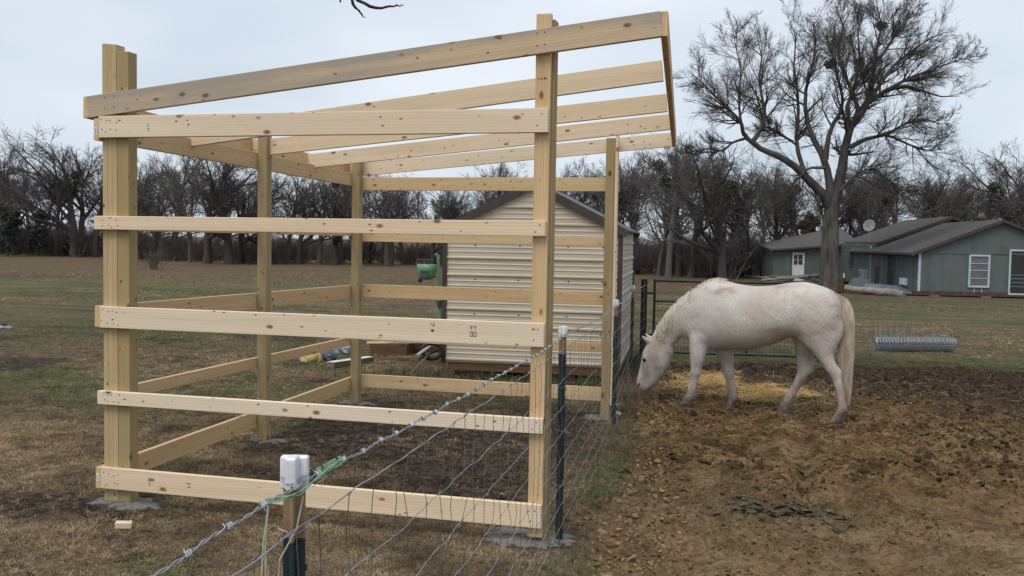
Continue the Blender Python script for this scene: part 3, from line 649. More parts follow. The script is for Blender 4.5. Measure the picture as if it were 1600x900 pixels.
# ------------------------------------------------------------------ wire fence with steel T-posts
fence = tag(empty("wire_fence", (3.08, .12, 0)), "barbed and woven wire fence on dark green steel posts with white caps", "fence")
def child(o): o.matrix_parent_inverse = Matrix.Translation(-Vector(fence.location)); return o
TP = [(3.45, -7.35, 1.40), (3.26, -3.63, 1.37), (3.08, .12, 1.30), (2.905, 3.79, 1.24), (2.63, 7.56, 1.21)]
def t_post(x, y, top, rz):
    loc = Vector((x, y, 0)); Mx = Matrix.Translation(loc) @ Matrix.Rotation(rz, 4, 'Z')
    zt = top-.012; zs = top-.165
    def sec(b, z0, z1, g=0):
        b.box((-.0215-g, -.0025-g, z0), (.0215+g, .0030+g, z1), Mx); b.box((-.0035-g, -.034-g, z0), (.0035+g, -.0025-g, z1), Mx)
        return b
    o = sec(MB(), -.1, zs).build("t_post", M['tpost'], fence); child(o)
    o2 = sec(MB(), zs, zt).build("tan_tip", M['tpost_tan'], o)
    b = MB()
    for k in range(int((zs-.05)/.054)):
        z = .06+.054*k; b.box((.0005, -.040, z), (.0065, -.034, z+.012), Mx); b.box((.0217, -.004, z), (.0255, .002, z+.012), Mx)
    o3 = b.build("studs", M['tpost'], o); o3['kind'] = 'stuff'
    b = MB(); b.box((-.0275, -.010, top-.066), (.0275, .012, top), Mx)
    c = b.build("insulator_cap", M['cap'], o); bevel(c, .006, 3)
    b = MB(); b.box((-.011, -.044, top-.060), (.011, -.004, top+.004), Mx); c2 = b.build("cap_rib", M['cap'], o); bevel(c2, .006, 3)
    b = MB(); b.tube([Mx @ Vector(p) for p in ((-.026,-.012,top-.038),(-.012,-.02,top-.042),(-.008,-.047,top-.044),(.010,-.047,top-.044),(.013,-.018,top-.042),(.027,-.012,top-.036),(.027,.015,top-.036))], .0015, 5)
    w_ = b.build("cap_tie", M['galv'], o)
    # tie wires
    b = MB()
    for z in (top-.15, top-.36, top-.62, top-.95):
        b.tube([Mx @ Vector(p) for p in ((-.03,-.006,z+.004),(-.012,-.010,z),(0,-.043,z-.002),(.012,-.010,z),(.028,.004,z+.006),(.024,.012,z))], .0014, 5)
    w2 = b.build("tie_wires", M['galv'], o); w2['kind'] = 'stuff'
for k, (x, y, zt) in enumerate(TP): t_post(x, y, zt, R((25, 16, 20, 14, 22)[k]))
FY = np.array([p[1] for p in TP]+[9.33]); FX = np.array([p[0] for p in TP]+[2.60]); FT = np.array([p[2] for p in TP]+[1.20])
def wire_line(hoff, sag, amp, seed, n, dx=.022, y0=-7.3, y1=9.33, rel=None):
    y = np.linspace(y0, y1, n); x = np.interp(y, FY, FX)+dx
    top = np.interp(y, FY, FT)
    z = (top-hoff) if rel is None else top*rel
    seg = np.searchsorted(FY, y, side='right')-1; seg = np.clip(seg, 0, len(FY)-2); u = (y-FY[seg])/(FY[seg+1]-FY[seg])
    z = z-sag*4*u*(1-u)
    z = z+amp*2*(vnoise(y*9+seed*7, y*0+seed, seed)-.5)+amp*1.6*(vnoise(y*2.1+seed, y*0+3, seed+5)-.5); x = x+amp*2*(vnoise(y*7+seed*3, y*0+seed+9, seed+1)-.5)
    return np.stack([x, y, z], 1)
# barbed wire: two twisted strands with barbs
c = wire_line(.045, .018, .004, 3, 2600, .026); ph = c[:, 1]*2*math.pi/.075
for s_ in (0, math.pi):
    off = .0020*np.stack([np.cos(ph+s_), 0*ph, np.sin(ph+s_)], 1); b = MB().tube(c+off, .0014, 5); o = child(b.build("barbed_strand", M['galv'], fence, True))
b = MB()
for yb in np.arange(-7.2, 9.3, .125):
    k = np.argmin(np.abs(c[:, 1]-yb)); p = c[k]
    for j in range(3): b.tube(p+np.array([[.006*math.cos(a), -.006+.006*j+.002*q, .006*math.sin(a)] for q, a in enumerate(np.linspace(0, 5, 7))]), .0015, 4, False)
    for j in range(3):
        a = random.uniform(0, 6.28); d = np.array([math.cos(a), random.uniform(-.5, .5), math.sin(a)]); b.tube([p+d*.002+np.array([0, .003*(j-1), 0]), p+d*.011], [.0013, .0008], 4)
o = child(b.build("barbs", M['galv'], fence)); o['kind'] = 'stuff'
REL = [.905, .768, .645, .527, .412, .30, .20, .105, .02]
for k, rl in enumerate(REL):
    w = wire_line(0, .006, .0045, 11+k, 1400, .024, rel=rl); b = MB().tube(w, .0018 if k == 0 else .0013, 5); child(b.build("line_wire", M['galv'], fence, True))
ys_ = np.arange(-7.2, 9.3, .152)
for i, yv in enumerate(ys_):
    yv = yv+random.uniform(-.01, .01); pts = []
    top = float(np.interp(yv, FY, FT)); xb = float(np.interp(yv, FY, FX))+.024
    for k, rl in enumerate(REL):
        pts.append((xb+random.gauss(0, .002), yv+random.gauss(0, .006), top*rl))
        if k < len(REL)-1: pts.append((xb+random.gauss(0, .006), yv+random.gauss(0, .011), top*(rl+REL[k+1])/2))
    b = MB().tube(pts, .0011, 4)
    for k in range(0, len(pts), 2):
        p = np.array(pts[k]); b.tube([p+(-.001, -.006, -.004), p+(.003, 0, .002), p+(-.001, .006, -.003)], .0025, 4)
    child(b.build("stay_wire", M['wire_dull'], fence))
# green twine tied to the near post
tw = tag(empty("twine", (3.26, -3.66, 1.3)), "frayed green plastic twine knotted round the nearest post cap and barbed wire", "twine")
def tw_build(b, name, mt): 
    o = b.build(name, mt, tw); o.matrix_parent_inverse = Matrix.Translation(-Vector(tw.location)); return o
cap = np.array([3.26, -3.63, 1.31]); 
b = MB()
for k in range(5):
    q = [cap+np.array([-.075-.004*k, -.16, -.018])+RNG.normal(0, .002, 3), cap+np.array([-.03, -.066, -.020+.002*k])+RNG.normal(0, .002, 3), cap+np.array([.008, -.062, -.013+.002*k]), cap+np.array([.034, -.045, -.004])+RNG.normal(0, .003, 3), cap+np.array([.034, .05, .012])+RNG.normal(0, .004, 3), cap+np.array([.029, .17, .016])+RNG.normal(0, .004, 3)]
    q[0] = np.array([float(np.interp(-3.80, FY, FX))+.026, -3.80, 1.322]); b.tube(q, .0013, 4)
tw_build(b, "wrapped_strand", M['twine'])
b = MB()
for k in range(9):
    y0 = -3.58+.013*k; p = np.array([float(np.interp(y0, FY, FX))+.026, y0, float(np.interp(y0, FY, FT))-.045])
    a = np.linspace(0, 7, 14); b.tube(p+np.stack([.009*np.cos(a+k), .02*a/7, .009*np.sin(a+k)], 1), .0011, 4)
    if k % 3 == 0: b.tube([p, p+RNG.normal(0, .012, 3), p+RNG.normal(0, .02, 3)+(0,0,-.012)], .0008, 3)
tw_build(b, "knot", M['twine'])
p0 = np.array([3.29, -3.79, 1.318])
b = MB()
for k in range(3):
    pts = [p0+np.array([0, 0, 0]), p0+np.array([-.004, -.01, -.07])+RNG.normal(0, .003, 3), p0+np.array([.004, -.02, -.16])+RNG.normal(0, .005, 3), p0+np.array([-.002, -.02, -.30])+RNG.normal(0, .007, 3), p0+np.array([.004, -.02, -.45])+RNG.normal(0, .008, 3)]
    b.tube(pts, .0013, 4)
tw_build(b, "hanging_strand", M['twine_pale'])
b = MB(); b.tube([cap+np.array([.034, -.03, -.01]), cap+np.array([.03, -.05, -.07]), cap+np.array([.0, -.06, -.13]), cap+np.array([-.006, -.055, -.19])], .0016, 4); tw_build(b, "loose_strand", M['twine_pale'])
# pipe corner post
o = MB().tube([(2.60, 9.35, -.1), (2.60, 9.35, 1.235)], .052, 14).build("corner_post_pipe", M['pipe'], None, True)
o.name = "pipe_post"; tag(o, "dark round pipe post between the wire fence and the gate", "post")

# ------------------------------------------------------------------ gate
gate = tag(empty("gate", (2.76, 9.38, 0), math.atan2(.30, 2.9)), "dark tubular steel gate with wire mesh infill behind the horse", "gate")
GW = 2.50
def gt(pts, r=.021, name="frame_tube", n=10): return MB().tube(pts, r, n).build(name, M['gate'], gate, True)
gt([(0,0,.03),(0,0,1.235)]); gt([(GW,0,.03),(GW,0,1.225)]); gt([(.02,0,1.215),(GW-.02,0,1.215)]); gt([(.02,0,.895),(GW-.02,0,.895)], .019); gt([(.02,0,.10),(GW-.02,0,.10)])
gt([(1.42,0,.11),(1.42,0,.885)], .017)
b = MB()
for x in np.arange(.06, GW-.03, .052): b.tube([(x,-.012,.11),(x,-.012,.885)], .0024, 4, False)
for z in np.arange(.15, .88, .10): b.tube([(.02,-.015,z),(GW-.02,-.015,z)], .0024, 4, False)
o = b.build("mesh_infill", M['gate'], gate)
for z in (.35, 1.0): MB().box((-.12, -.02, z), (.0, .02, z+.03)).build("hinge", M['gate'], gate)

# ------------------------------------------------------------------ horse
horse = tag(empty("horse", (4.3, 5.02, 0)), "white horse grazing with its head down beside the wire fence in the muddy paddock", "horse")
HD = np.array([-.96, .28, 0]); HN = np.array([-.28, -.96, 0])      # forward, and towards the camera side
HP0 = np.array([4.3, 5.02, 0.])
def hp(x, y, off=0.0):
    u, v = 960+x/3.2136, 400+y/3.2136
    r = cF + cR*(u-800)/FPX - cU*(v-450)/FPX
    t = ((HP0+HN*off-CAM)@HN)/(r@HN); return CAM+r*t
def loft(rings, pw=2.0, K=28):
    vs = []; a = np.arange(K)/K*2*math.pi
    ca = np.sign(np.cos(a))*np.abs(np.cos(a))**(2/pw); sa = np.sign(np.sin(a))*np.abs(np.sin(a))**(2/pw)
    for (T, Bm, w, *off) in rings:
        c = (T+Bm)/2; h = (T-Bm)/2; vs.append(c+sa[:, None]*h+ca[:, None]*HN*w)
    n = len(rings); c0 = vs[0].mean(0); c1 = vs[-1].mean(0)
    V = np.concatenate(vs+[c0[None], c1[None]]); i = np.arange(n*K).reshape(n, K); nx_ = np.roll(i, -1, 1)
    f = np.stack([i[:-1], nx_[:-1], nx_[1:], i[1:]], -1).reshape(-1, 4)
    t = np.concatenate([np.stack([nx_[0], i[0], np.full(K, n*K)], -1), np.stack([i[-1], nx_[-1], np.full(K, n*K+1)], -1)])
    return V, f, t
def densify(sec, m_=4):
    """Catmull-Rom through the hand-placed sections so the trunk is smooth"""
    A = np.array([[*s_[0], *s_[1], s_[2]] for s_ in sec], float); out = []
    P_ = np.vstack([2*A[0]-A[1], A, 2*A[-1]-A[-2]])
    for k in range(1, len(P_)-2):
        for j in range(m_):
            t = j/m_; p0, p1, p2, p3 = P_[k-1:k+3]
            out.append(.5*((2*p1)+(-p0+p2)*t+(2*p0-5*p1+4*p2-p3)*t*t+(-p0+3*p1-3*p2+p3)*t**3))
    out.append(A[-1]); return [((o[0], o[1]), (o[2], o[3]), o[4]) for o in out]
SEC = [((1146,300),(1138,372),.055),((1140,232),(1110,425),.13),((1100,178),(1050,448),.205),((1040,150),(980,432),.25),((960,130),(915,412),.275),((880,134),(868,414),.27),
       ((800,146),(790,446),.285),((720,151),(700,468),.30),((640,143),(615,472),.295),((575,128),(530,470),.26),((520,117),(450,462),.225),((468,132),(395,432),.195),
       ((415,162),(362,412),.15),((360,196),(338,408),.12),((300,246),(318,428),.10),((252,302),(298,454),.088),((214,362),(280,478),.086)]
HEAD = [((258,330),(292,430),.050),((225,362),(296,486),.078),((188,402),(284,508),.088),((170,434),(278,538),.094),((150,468),(270,562),.098),((140,505),(256,590),.092),((132,545),(238,612),.074),((122,585),(214,636),.058),((114,614),(196,654),.053),((110,636),(184,668),.054),((116,658),(168,678),.044),((128,672),(156,680),.02)]
parts = []
def px_loft(sec, off=0., pw=2.15):
    return loft([(hp(*s_[0], off), hp(*s_[1], off), s_[2]) for s_ in densify(sec)], pw)
parts.append(px_loft(SEC, pw=2.25)); parts.append(px_loft(HEAD, pw=2.35))
def leg(ch, off_top, off_bot, K=18):
    """ch: list of (left px, right px, y px, side half width in m)"""
    A = np.array(ch, float); out = []; P_ = np.vstack([2*A[0]-A[1], A, 2*A[-1]-A[-2]]); nn = len(A)-1
    for k in range(1, len(P_)-2):
        for j in range(4):
            t = j/4; p0, p1, p2, p3 = P_[k-1:k+3]; out.append(np.append(.5*((2*p1)+(-p0+p2)*t+(2*p0-5*p1+4*p2-p3)*t*t+(-p0+3*p1-3*p2+p3)*t**3), (k-1+t)/nn))
    out.append(np.append(A[-1], 1.0)); rings = []
    for (l_, r_, y_, w_, s_) in out:
        off = off_top+(off_bot-off_top)*s_; rings.append((hp(l_-3, y_, off), hp(r_+3, y_, off), w_+.003))
    return loft(rings, 2.0, K)
NF = [(420,480,300,.03),(396,500,350,.062),(380,470,420,.078),(382,458,494,.072),(386,437,555,.055),(383,432,588,.054),(384,422,612,.044),(377,412,640,.036),(368,404,684,.036),(350,403,712,.048),(338,392,730,.046),(322,390,746,.058)]
FF = [(500,606,420,.065),(507,596,472,.074),(532,595,530,.060),(546,598,570,.054),(550,600,592,.050),(560,598,620,.036),(572,611,680,.035),(573,619,716,.048),(564,606,742,.046),(548,600,776,.058)]
FH = [(920,990,300,.05),(885,1010,360,.085),(900,1000,430,.090),(915,999,494,.080),(920,1000,548,.062),(920,995,580,.054),(911,966,610,.043),(896,945,640,.038),(878,926,668,.037),(845,896,722,.048),(830,880,748,.046),(812,872,796,.058)]
NHL = [(960,1080,300,.05),(925,1130,365,.120),(924,1128,412,.115),(966,1114,460,.095),(1006,1099,496,.078),(1040,1112,542,.060),(1066,1140,580,.055),(1092,1138,612,.046),(1110,1149,670,.038),(1122,1158,732,.038),(1119,1169,774,.050),(1100,1148,802,.047),(1078,1142,836,.060)]
parts += [leg(NF, .11, .13), leg(FF, -.11, -.13), leg(FH, -.12, -.13), leg(NHL, .10, .13)]
def ear(b0, b1, tip, off):
    a, b_, c = hp(*b0, off), hp(*b1, off), hp(*tip, off*1.15)
    return loft([(a*(1-t)+c*t, b_*(1-t)+c*t, w) for t, w in ((0,.020),(.35,.024),(.7,.016),(.97,.005))], 2, 12)
parts += [ear((158,440),(206,428),(130,394),.055), ear((172,430),(212,418),(150,382),-.05)]
def blob(x, y, off, rx, rz_, ry, tilt=0.0):
    """a muscle: ellipsoid lying on the flank, axes along the body, up and out"""
    c = hp(x, y, off); n1, n2 = 20, 12; vs = []
    ex = HD*math.cos(tilt)+np.array([0,0,1.])*math.sin(tilt); ez = -HD*math.sin(tilt)+np.array([0,0,1.])*math.cos(tilt)
    for j in range(n2+1):
        ph = math.pi*j/n2
        for i in range(n1):
            a = 2*math.pi*i/n1; vs.append(c+ex*rx*math.sin(ph)*math.cos(a)+ez*rz_*math.cos(ph)+HN*ry*math.sin(ph)*math.sin(a))
    i = np.arange((n2+1)*n1).reshape(n2+1, n1); nx_ = np.roll(i, -1, 1)
    return np.array(vs), np.stack([i[:-1], i[1:], nx_[1:], nx_[:-1]], -1).reshape(-1, 4), np.zeros((0, 3), int)
for sg in (1, -1):
    parts += [blob(440, 330, .095*sg, .13, .27, .105, -.45), blob(456, 395, .105*sg, .10, .15, .095, .5), blob(1010, 300, .15*sg, .24, .28, .115, .3), blob(930, 215, .15*sg, .17, .13, .105), blob(1070, 390, .10*sg, .15, .23, .10, .35),
              blob(226, 540, .040*sg, .075, .085, .062), blob(165, 508, .058*sg, .05, .035, .038, .4), blob(128, 645, .033*sg, .030, .035, .026)]
hm = MB()
for V, f, t in parts: hm.add(V, [f, t])
hb = hm.build("body", M['coat'], horse)
md = hb.modifiers.new("r", 'REMESH'); md.mode = 'VOXEL'; md.voxel_size = .0105
dg = bpy.context.evaluated_depsgraph_get(); ev = hb.evaluated_get(dg); nm = bpy.data.meshes.new_from_object(ev); hb.modifiers.clear(); hb.data = nm
nvv = len(nm.vertices); vc = np.empty(nvv*3); nm.vertices.foreach_get("co", vc); vc = vc.reshape(-1, 3)
ed = np.empty(len(nm.edges)*2, np.int32); nm.edges.foreach_get("vertices", ed); ed = ed.reshape(-1, 2); deg = np.bincount(ed.ravel(), minlength=nvv)[:, None]
along = (vc-HP0)@HD; wv = (sstep(.52, .74, vc[:, 2])*sstep(1.15, .95, along))[:, None]
for it in range(34):
    acc = np.stack([np.bincount(ed[:, 0], vc[ed[:, 1], k], nvv)+np.bincount(ed[:, 1], vc[ed[:, 0], k], nvv) for k in range(3)], 1)/deg
    vc = vc+(acc-vc)*.5*(1.0 if it < 7 else wv)
nrm_ = (fbm(vc[:, 0]*9+vc[:, 2]*4, vc[:, 2]*9-vc[:, 1]*5, 61, 3)-.5)*.010*wv[:, 0]; vc = vc+HN*nrm_[:, None]*np.sign((vc-HP0)@HN)[:, None]
nm.vertices.foreach_set("co", vc.ravel()); nm.update()
nm.polygons.foreach_set("use_smooth", np.ones(len(nm.polygons), bool)); nm.materials.clear(); nm.materials.append(M['coat']); nm.materials.append(M['muzzle'])
nose = hp(118, 665); mz = hp(130, 655)
ce = np.empty(len(nm.polygons)*3); nm.polygons.foreach_get("center", ce); ce = ce.reshape(-1, 3)
mi = ((np.linalg.norm(ce-hp(136, 690), axis=1) < .105)).astype(np.int32); nm.polygons.foreach_set("material_index", mi)
hinv = Matrix.Translation(-Vector(horse.location)); hb.matrix_parent_inverse = hinv
def hchild(o): o.matrix_parent_inverse = hinv; return o
# short winter coat: fine hairs lying back and down over the body
nfc = len(nm.polygons); ce = np.empty(nfc*3); nm.polygons.foreach_get("center", ce); ce = ce.reshape(-1, 3); no_ = np.empty(nfc*3); nm.polygons.foreach_get("normal", no_); no_ = no_.reshape(-1, 3)
ok = np.where(ce[:, 2] > .32)[0]; pk = RNG.choice(ok, 26000); c_ = ce[pk]+RNG.normal(0, .004, (26000, 3)); n_ = no_[pk]
d_ = -HD[None]*.75+np.array([0, 0, -.65])+RNG.normal(0, .28, (26000, 3)); d_ -= (d_*n_).sum(1, keepdims=True)*n_; d_ /= np.linalg.norm(d_, axis=1, keepdims=True)+1e-9
d_ = d_+n_*RNG.uniform(.12, .5, (26000, 1)); ln_ = RNG.uniform(.012, .028, (26000, 1)); sd_ = np.cross(n_, d_); sd_ /= np.linalg.norm(sd_, axis=1, keepdims=True)+1e-9
c_ = ce[pk]-n_*.002; hv = np.stack([c_-sd_*.0016, c_+sd_*.0016, c_+d_*ln_], 1).reshape(-1, 3)
o = hchild(mesh_obj("coat_hair", hv, np.arange(78000).reshape(-1, 3), M['coat'], horse)); o['kind'] = 'stuff'
for sgn, off in ((1, .080), (-1, -.080)):
    p = hp(151, 521, off*1.06); bm = bmesh.new(); bmesh.ops.create_uvsphere(bm, u_segments=14, v_segments=10, radius=.021)
    me = bpy.data.meshes.new("eye"); bm.to_mesh(me); bm.free(); me.materials.append(M['eye']); o = bpy.data.objects.new("eye", me); COL.objects.link(o); o.parent = horse
    o.location = Vector(p); o.scale = (1.25, .7, 1.0); hchild(o)
    nq = [hp(122, 648, .05*sgn)+HN*sgn*.0, ]
    b = MB(); b.v, b.f, b.n = [], [], 0; V_, f_, t_ = blob(124, 644, .0535*sgn, .009, .017, .009, .35); b.add(V_, f_)
    hchild(b.build("nostril", M['eye'], horse))
for ch, off in ((NF, .13), (FF, -.13), (FH, -.13), (NHL, .13)):
    a, b_ = ch[-1], ch[-2]
    rings = [(hp(b_[0]+2, (a[2]+b_[2])/2-2, off), hp(b_[1]-2, (a[2]+b_[2])/2-2, off), .052), (hp(a[0]-4, a[2]+4, off), hp(a[1]+1, a[2]+4, off), .062), (hp(a[0]-4, a[2]+10, off), hp(a[1]+1, a[2]+10, off), .060)]
    V, f, t = loft(rings, 2, 16); hchild(mesh_obj("hoof", V, [f, t], M['hoof'], horse, True))
# mane: locks falling from the crest on the near side
crest = [(560,124),(520,116),(480,124),(440,144),(400,170),(360,196),(320,228),(285,262),(255,298),(230,335),(210,372),(195,404)]
cw = [.05,.05,.045,.04,.038,.036,.034,.032,.03,.028,.026,.024]
bmn = MB()
for k in range(520):
    s_ = random.random()*(len(crest)-1.001); i = int(s_); f_ = s_-i
    x = crest[i][0]*(1-f_)+crest[i+1][0]*f_; y = crest[i][1]*(1-f_)+crest[i+1][1]*f_
    ln = random.uniform(45, 125)*(0.55+.45*min(1, s_/3)); dx = random.uniform(-8, 20); w0 = .012+.006*random.random()
    body_w = np.interp(s_, [0, 3, 8, 11], [.10, .115, .085, .07])
    pts = [hp(x+random.uniform(-4,4), y-5-random.random()*3, random.uniform(-.012, .012)), hp(x+dx*.3, y+ln*.25, body_w*.72), hp(x+dx*.7, y+ln*.6, body_w*1.02), hp(x+dx, y+ln, body_w*1.10+random.uniform(-.005, .012))]
    bmn.tube(pts, [.0035, .005, .004, .0008], 3, False)
for k in range(130):
    s_ = random.random()*5; i = int(s_); f_ = s_-i; x = crest[i][0]*(1-f_)+crest[i+1][0]*f_; y = crest[i][1]*(1-f_)+crest[i+1][1]*f_
    p = [hp(x, y, 0), hp(x-random.uniform(-6, 10), y-random.uniform(4, 9), random.uniform(-.03,.03)), hp(x+random.uniform(0, 26), y-random.uniform(-8, 8), random.uniform(-.06,.08))]; bmn.tube(p, [.003, .003, .0006], 3, False)
hchild(bmn.build("mane", M['mane'], horse))
bt = MB()
tl = [((1092,172),(1128,200)),((1118,190),(1170,215)),((1134,240),(1196,270)),((1138,330),(1204,330)),((1128,420),(1203,420)),((1122,500),(1200,500)),((1135,590),(1196,590)),((1146,670),(1190,670)),((1158,750),(1182,755))]
for k in range(620):
    a = random.random(); s_ = random.uniform(-1, 1); end = 1-.45*random.random()**1.7; pts = []; TL = np.array(tl, float); nn = len(tl)-1
    for q in np.linspace(0, end*nn, 10):
        j0 = min(int(q), nn-1); f_ = q-j0; l_ = TL[j0, 0]*(1-f_)+TL[j0+1, 0]*f_; r_ = TL[j0, 1]*(1-f_)+TL[j0+1, 1]*f_
        aa = a+.05*math.sin(q*1.3+k); x, y = l_*(1-aa)+r_*aa
        w = .012+.030*min(1, q/3)*(1 if q < 6 else .6); pts.append(hp(x, y, s_*w*math.sqrt(max(0, 1-(2*a-1)**2))))
    rr_ = np.full(10, .0042); rr_[-1] = .0005; rr_[-2] = .0018; rr_[-3] = .003
    bt.tube(np.array(pts), rr_, 3, False)
hchild(bt.build("tail", M['tail'], horse))

# ------------------------------------------------------------------ metal storage shed
SA = np.array([.302, 6.36]); SB = np.array([2.59, 6.50]); se = (SB-SA); SWd = float(np.linalg.norm(se)); se /= SWd
shed = tag(empty("storage_shed", (SA[0], SA[1], 0), math.atan2(se[1], se[0])), "tan ribbed metal storage shed with dark brown trim standing behind the timber frame", "shed")
SLn = 2.85; Z0, ZE, ZP = .20, 1.945, 2.52
def rib_profile(z0, z1):
    zz = []; z = z0
    out = [(z0, 0)]; k = 0
    base = np.arange(z0+.015, z1, .222)
    for b_ in base:
        for dz, o in ((0,0),(.012,.019),(.030,.019),(.042,0),(.088,0),(.095,.005),(.106,.005),(.113,0),(.150,0),(.157,.005),(.168,.005),(.175,0)):
            if b_+dz < z1: out.append((b_+dz, o))
    out.append((z1, 0)); return out
def ribbed(x_of_z, prof, fn):
    v = []; f = []
    for (z, o) in prof:
        a, b_ = x_of_z(z); v += [fn(a, o, z), fn(b_, o, z)]
    n_ = len(prof); f = np.array([(2*k, 2*k+1, 2*k+3, 2*k+2) for k in range(n_-1)]); return np.array(v), f
def gable(z):
    if z <= ZE: return (.0, SWd)
    t = (z-ZE)/(ZP-ZE); return (t*SWd/2, SWd-t*SWd/2)
v, f = ribbed(gable, rib_profile(Z0, ZP-.01), lambda a, o, z: (a, -o, z)); mesh_obj("front_wall", v, f, M['panel'], shed)
v, f = ribbed(gable, rib_profile(Z0, ZP-.01), lambda a, o, z: (a, SLn+o, z)); mesh_obj("back_wall", v, f[:, ::-1], M['panel'], shed)
v, f = ribbed(lambda z: (0, SLn), rib_profile(Z0, ZE), lambda a, o, z: (SWd+o, a, z)); mesh_obj("side_wall", v, f, M['panel'], shed)
v, f = ribbed(lambda z: (0, SLn), rib_profile(Z0, ZE), lambda a, o, z: (-o, a, z)); mesh_obj("side_wall", v, f[:, ::-1], M['panel'], shed)
for x in (-.024, SWd-.036):
    for y in (-.026, SLn-.034): MB().box((x, y, Z0-.02), (x+.06, y+.06, ZE+.02)).build("corner_trim", M['trim'], shed)
sl = (ZP-ZE)/(SWd/2); ov = .085
for sg in (0, 1):
    xs0 = -ov if sg == 0 else SWd+ov; ze = ZE-ov*sl; b = MB(); y0, y1 = -.045, SLn+.05; th = .022
    V = [(xs0, y0, ze+.03), (SWd/2, y0, ZP+.03), (SWd/2, y1, ZP+.03), (xs0, y1, ze+.03)]; V += [(p[0], p[1], p[2]+th) for p in V]
    b.add(V, np.array([(0,3,2,1),(4,5,6,7),(0,1,5,4),(1,2,6,5),(2,3,7,6),(3,0,4,7)])); b.build("roof_sheet", M['roofmetal'], shed)
    for yy_ in (y0-.012, y1):
        b = MB(); b.beam((xs0, yy_+.006, ze+.0), (SWd/2-(.001 if sg == 0 else -.001), yy_+.006, ZP+.0), .012, .10); b.build("barge_trim", M['roofmetal'], shed)
MB().tube([(SWd/2, -.06, ZP+.05), (SWd/2, SLn+.06, ZP+.05)], .03, 8).build("ridge_cap", M['roofmetal'], shed)
MB().box((.06, .01, Z0-.11), (SWd-.02, .05, Z0-.004)).build("floor_beam", M['skid'], shed)
MB().box((SWd-.06, .06, Z0-.11), (SWd-.02, SLn, Z0-.004)).build("floor_beam", M['skid'], shed)
for x in (.38, 1.1, 1.9): MB().box((x, .06, Z0-.20), (x+.10, SLn-.05, Z0-.112)).build("skid", M['skid'], shed)
for x in (.34, 1.86): MB().box((x, .0, -.06), (x+.16, .18, Z0-.201)).build("support_block", M['concrete_plain'], shed)
b = MB()
for z in (.52, .74, .97, 1.19, 1.63): 
    for x in (.40, .98, 1.62, 2.05): b.disc((x+.02*random.random(), -.0065, z+.1), (0,-1,0), .011, 6)
o = b.build("panel_screws", M['nail'], shed); o['kind'] = 'stuff'

# ------------------------------------------------------------------ trees
def rand_perp(D, rng):
    r = rng.normal(size=D.shape); r -= (r*D).sum(1, keepdims=True)*D; return r/(np.linalg.norm(r, axis=1, keepdims=True)+1e-9)
def grow(start, D, Ln, r0, r1, K, wig, up, rng):
    """paths for many branches at once: (M,K,3) points and (M,K) radii"""
    Mn = len(start); P = np.zeros((Mn, K, 3)); P[:, 0] = start; d = D.copy(); st = Ln/(K-1)
    for k in range(1, K):
        d = d+rng.normal(0, wig, (Mn, 3)); d[:, 2] += up; d /= np.linalg.norm(d, axis=1, keepdims=True); P[:, k] = P[:, k-1]+d*st[:, None]
    return P, np.linspace(0, 1, K)[None]*(r1-r0)[:, None]+r0[:, None]
def children(P, Rr, cnt, t0, t1, ang, lenf, Lpar, rng, rmin, rf=.62):
    Mn, K, _ = P.shape; t = rng.uniform(t0, t1, (Mn, cnt)); t = np.sort(t, 1)
    pos = t*(K-1); i = np.clip(pos.astype(int), 0, K-2); f = (pos-i)[..., None]; ar = np.arange(Mn)[:, None]
    A = P[ar, i]; B = P[ar, i+1]; st = (A*(1-f)+B*f).reshape(-1, 3); D = (B-A).reshape(-1, 3); D /= np.linalg.norm(D, axis=1, keepdims=True)+1e-9
    rad = (Rr[ar, i]*(1-f[..., 0])+Rr[ar, i+1]*f[..., 0]).reshape(-1)
    a = rng.uniform(ang[0], ang[1], len(D))[:, None]; d = D*np.cos(a)+rand_perp(D, rng)*np.sin(a)
    ln = (Lpar[:, None]*lenf*(1-.45*t)*rng.uniform(.6, 1.25, t.shape)).reshape(-1)
    return st, d, ln, np.maximum(rad*rf*rng.uniform(.7, 1, len(rad)), rmin)
def grow_levels(P, Rr, Ln, spec, rng, tw):
    """add levels of branches to given limbs; returns list of (P,R,sides)"""
    out = []
    for (cnt, t0, t1, ang, lenf, K, wig, up, sides, r1) in spec:
        st, d, ln, r0 = children(P, Rr, cnt, t0, t1, ang, lenf, Ln, rng, tw*1.15)
        P, Rr = grow(st, d, ln, r0, np.full(len(ln), max(r1, tw*.55)), K, wig, up, rng); Ln = ln; out.append((P, Rr, sides))
    return out
def mesh_of(lst):
    b = MB()
    for P, Rr, s_ in lst: v, f = tubes(P, Rr, s_); b.add(v, f)
    return b.arrays()
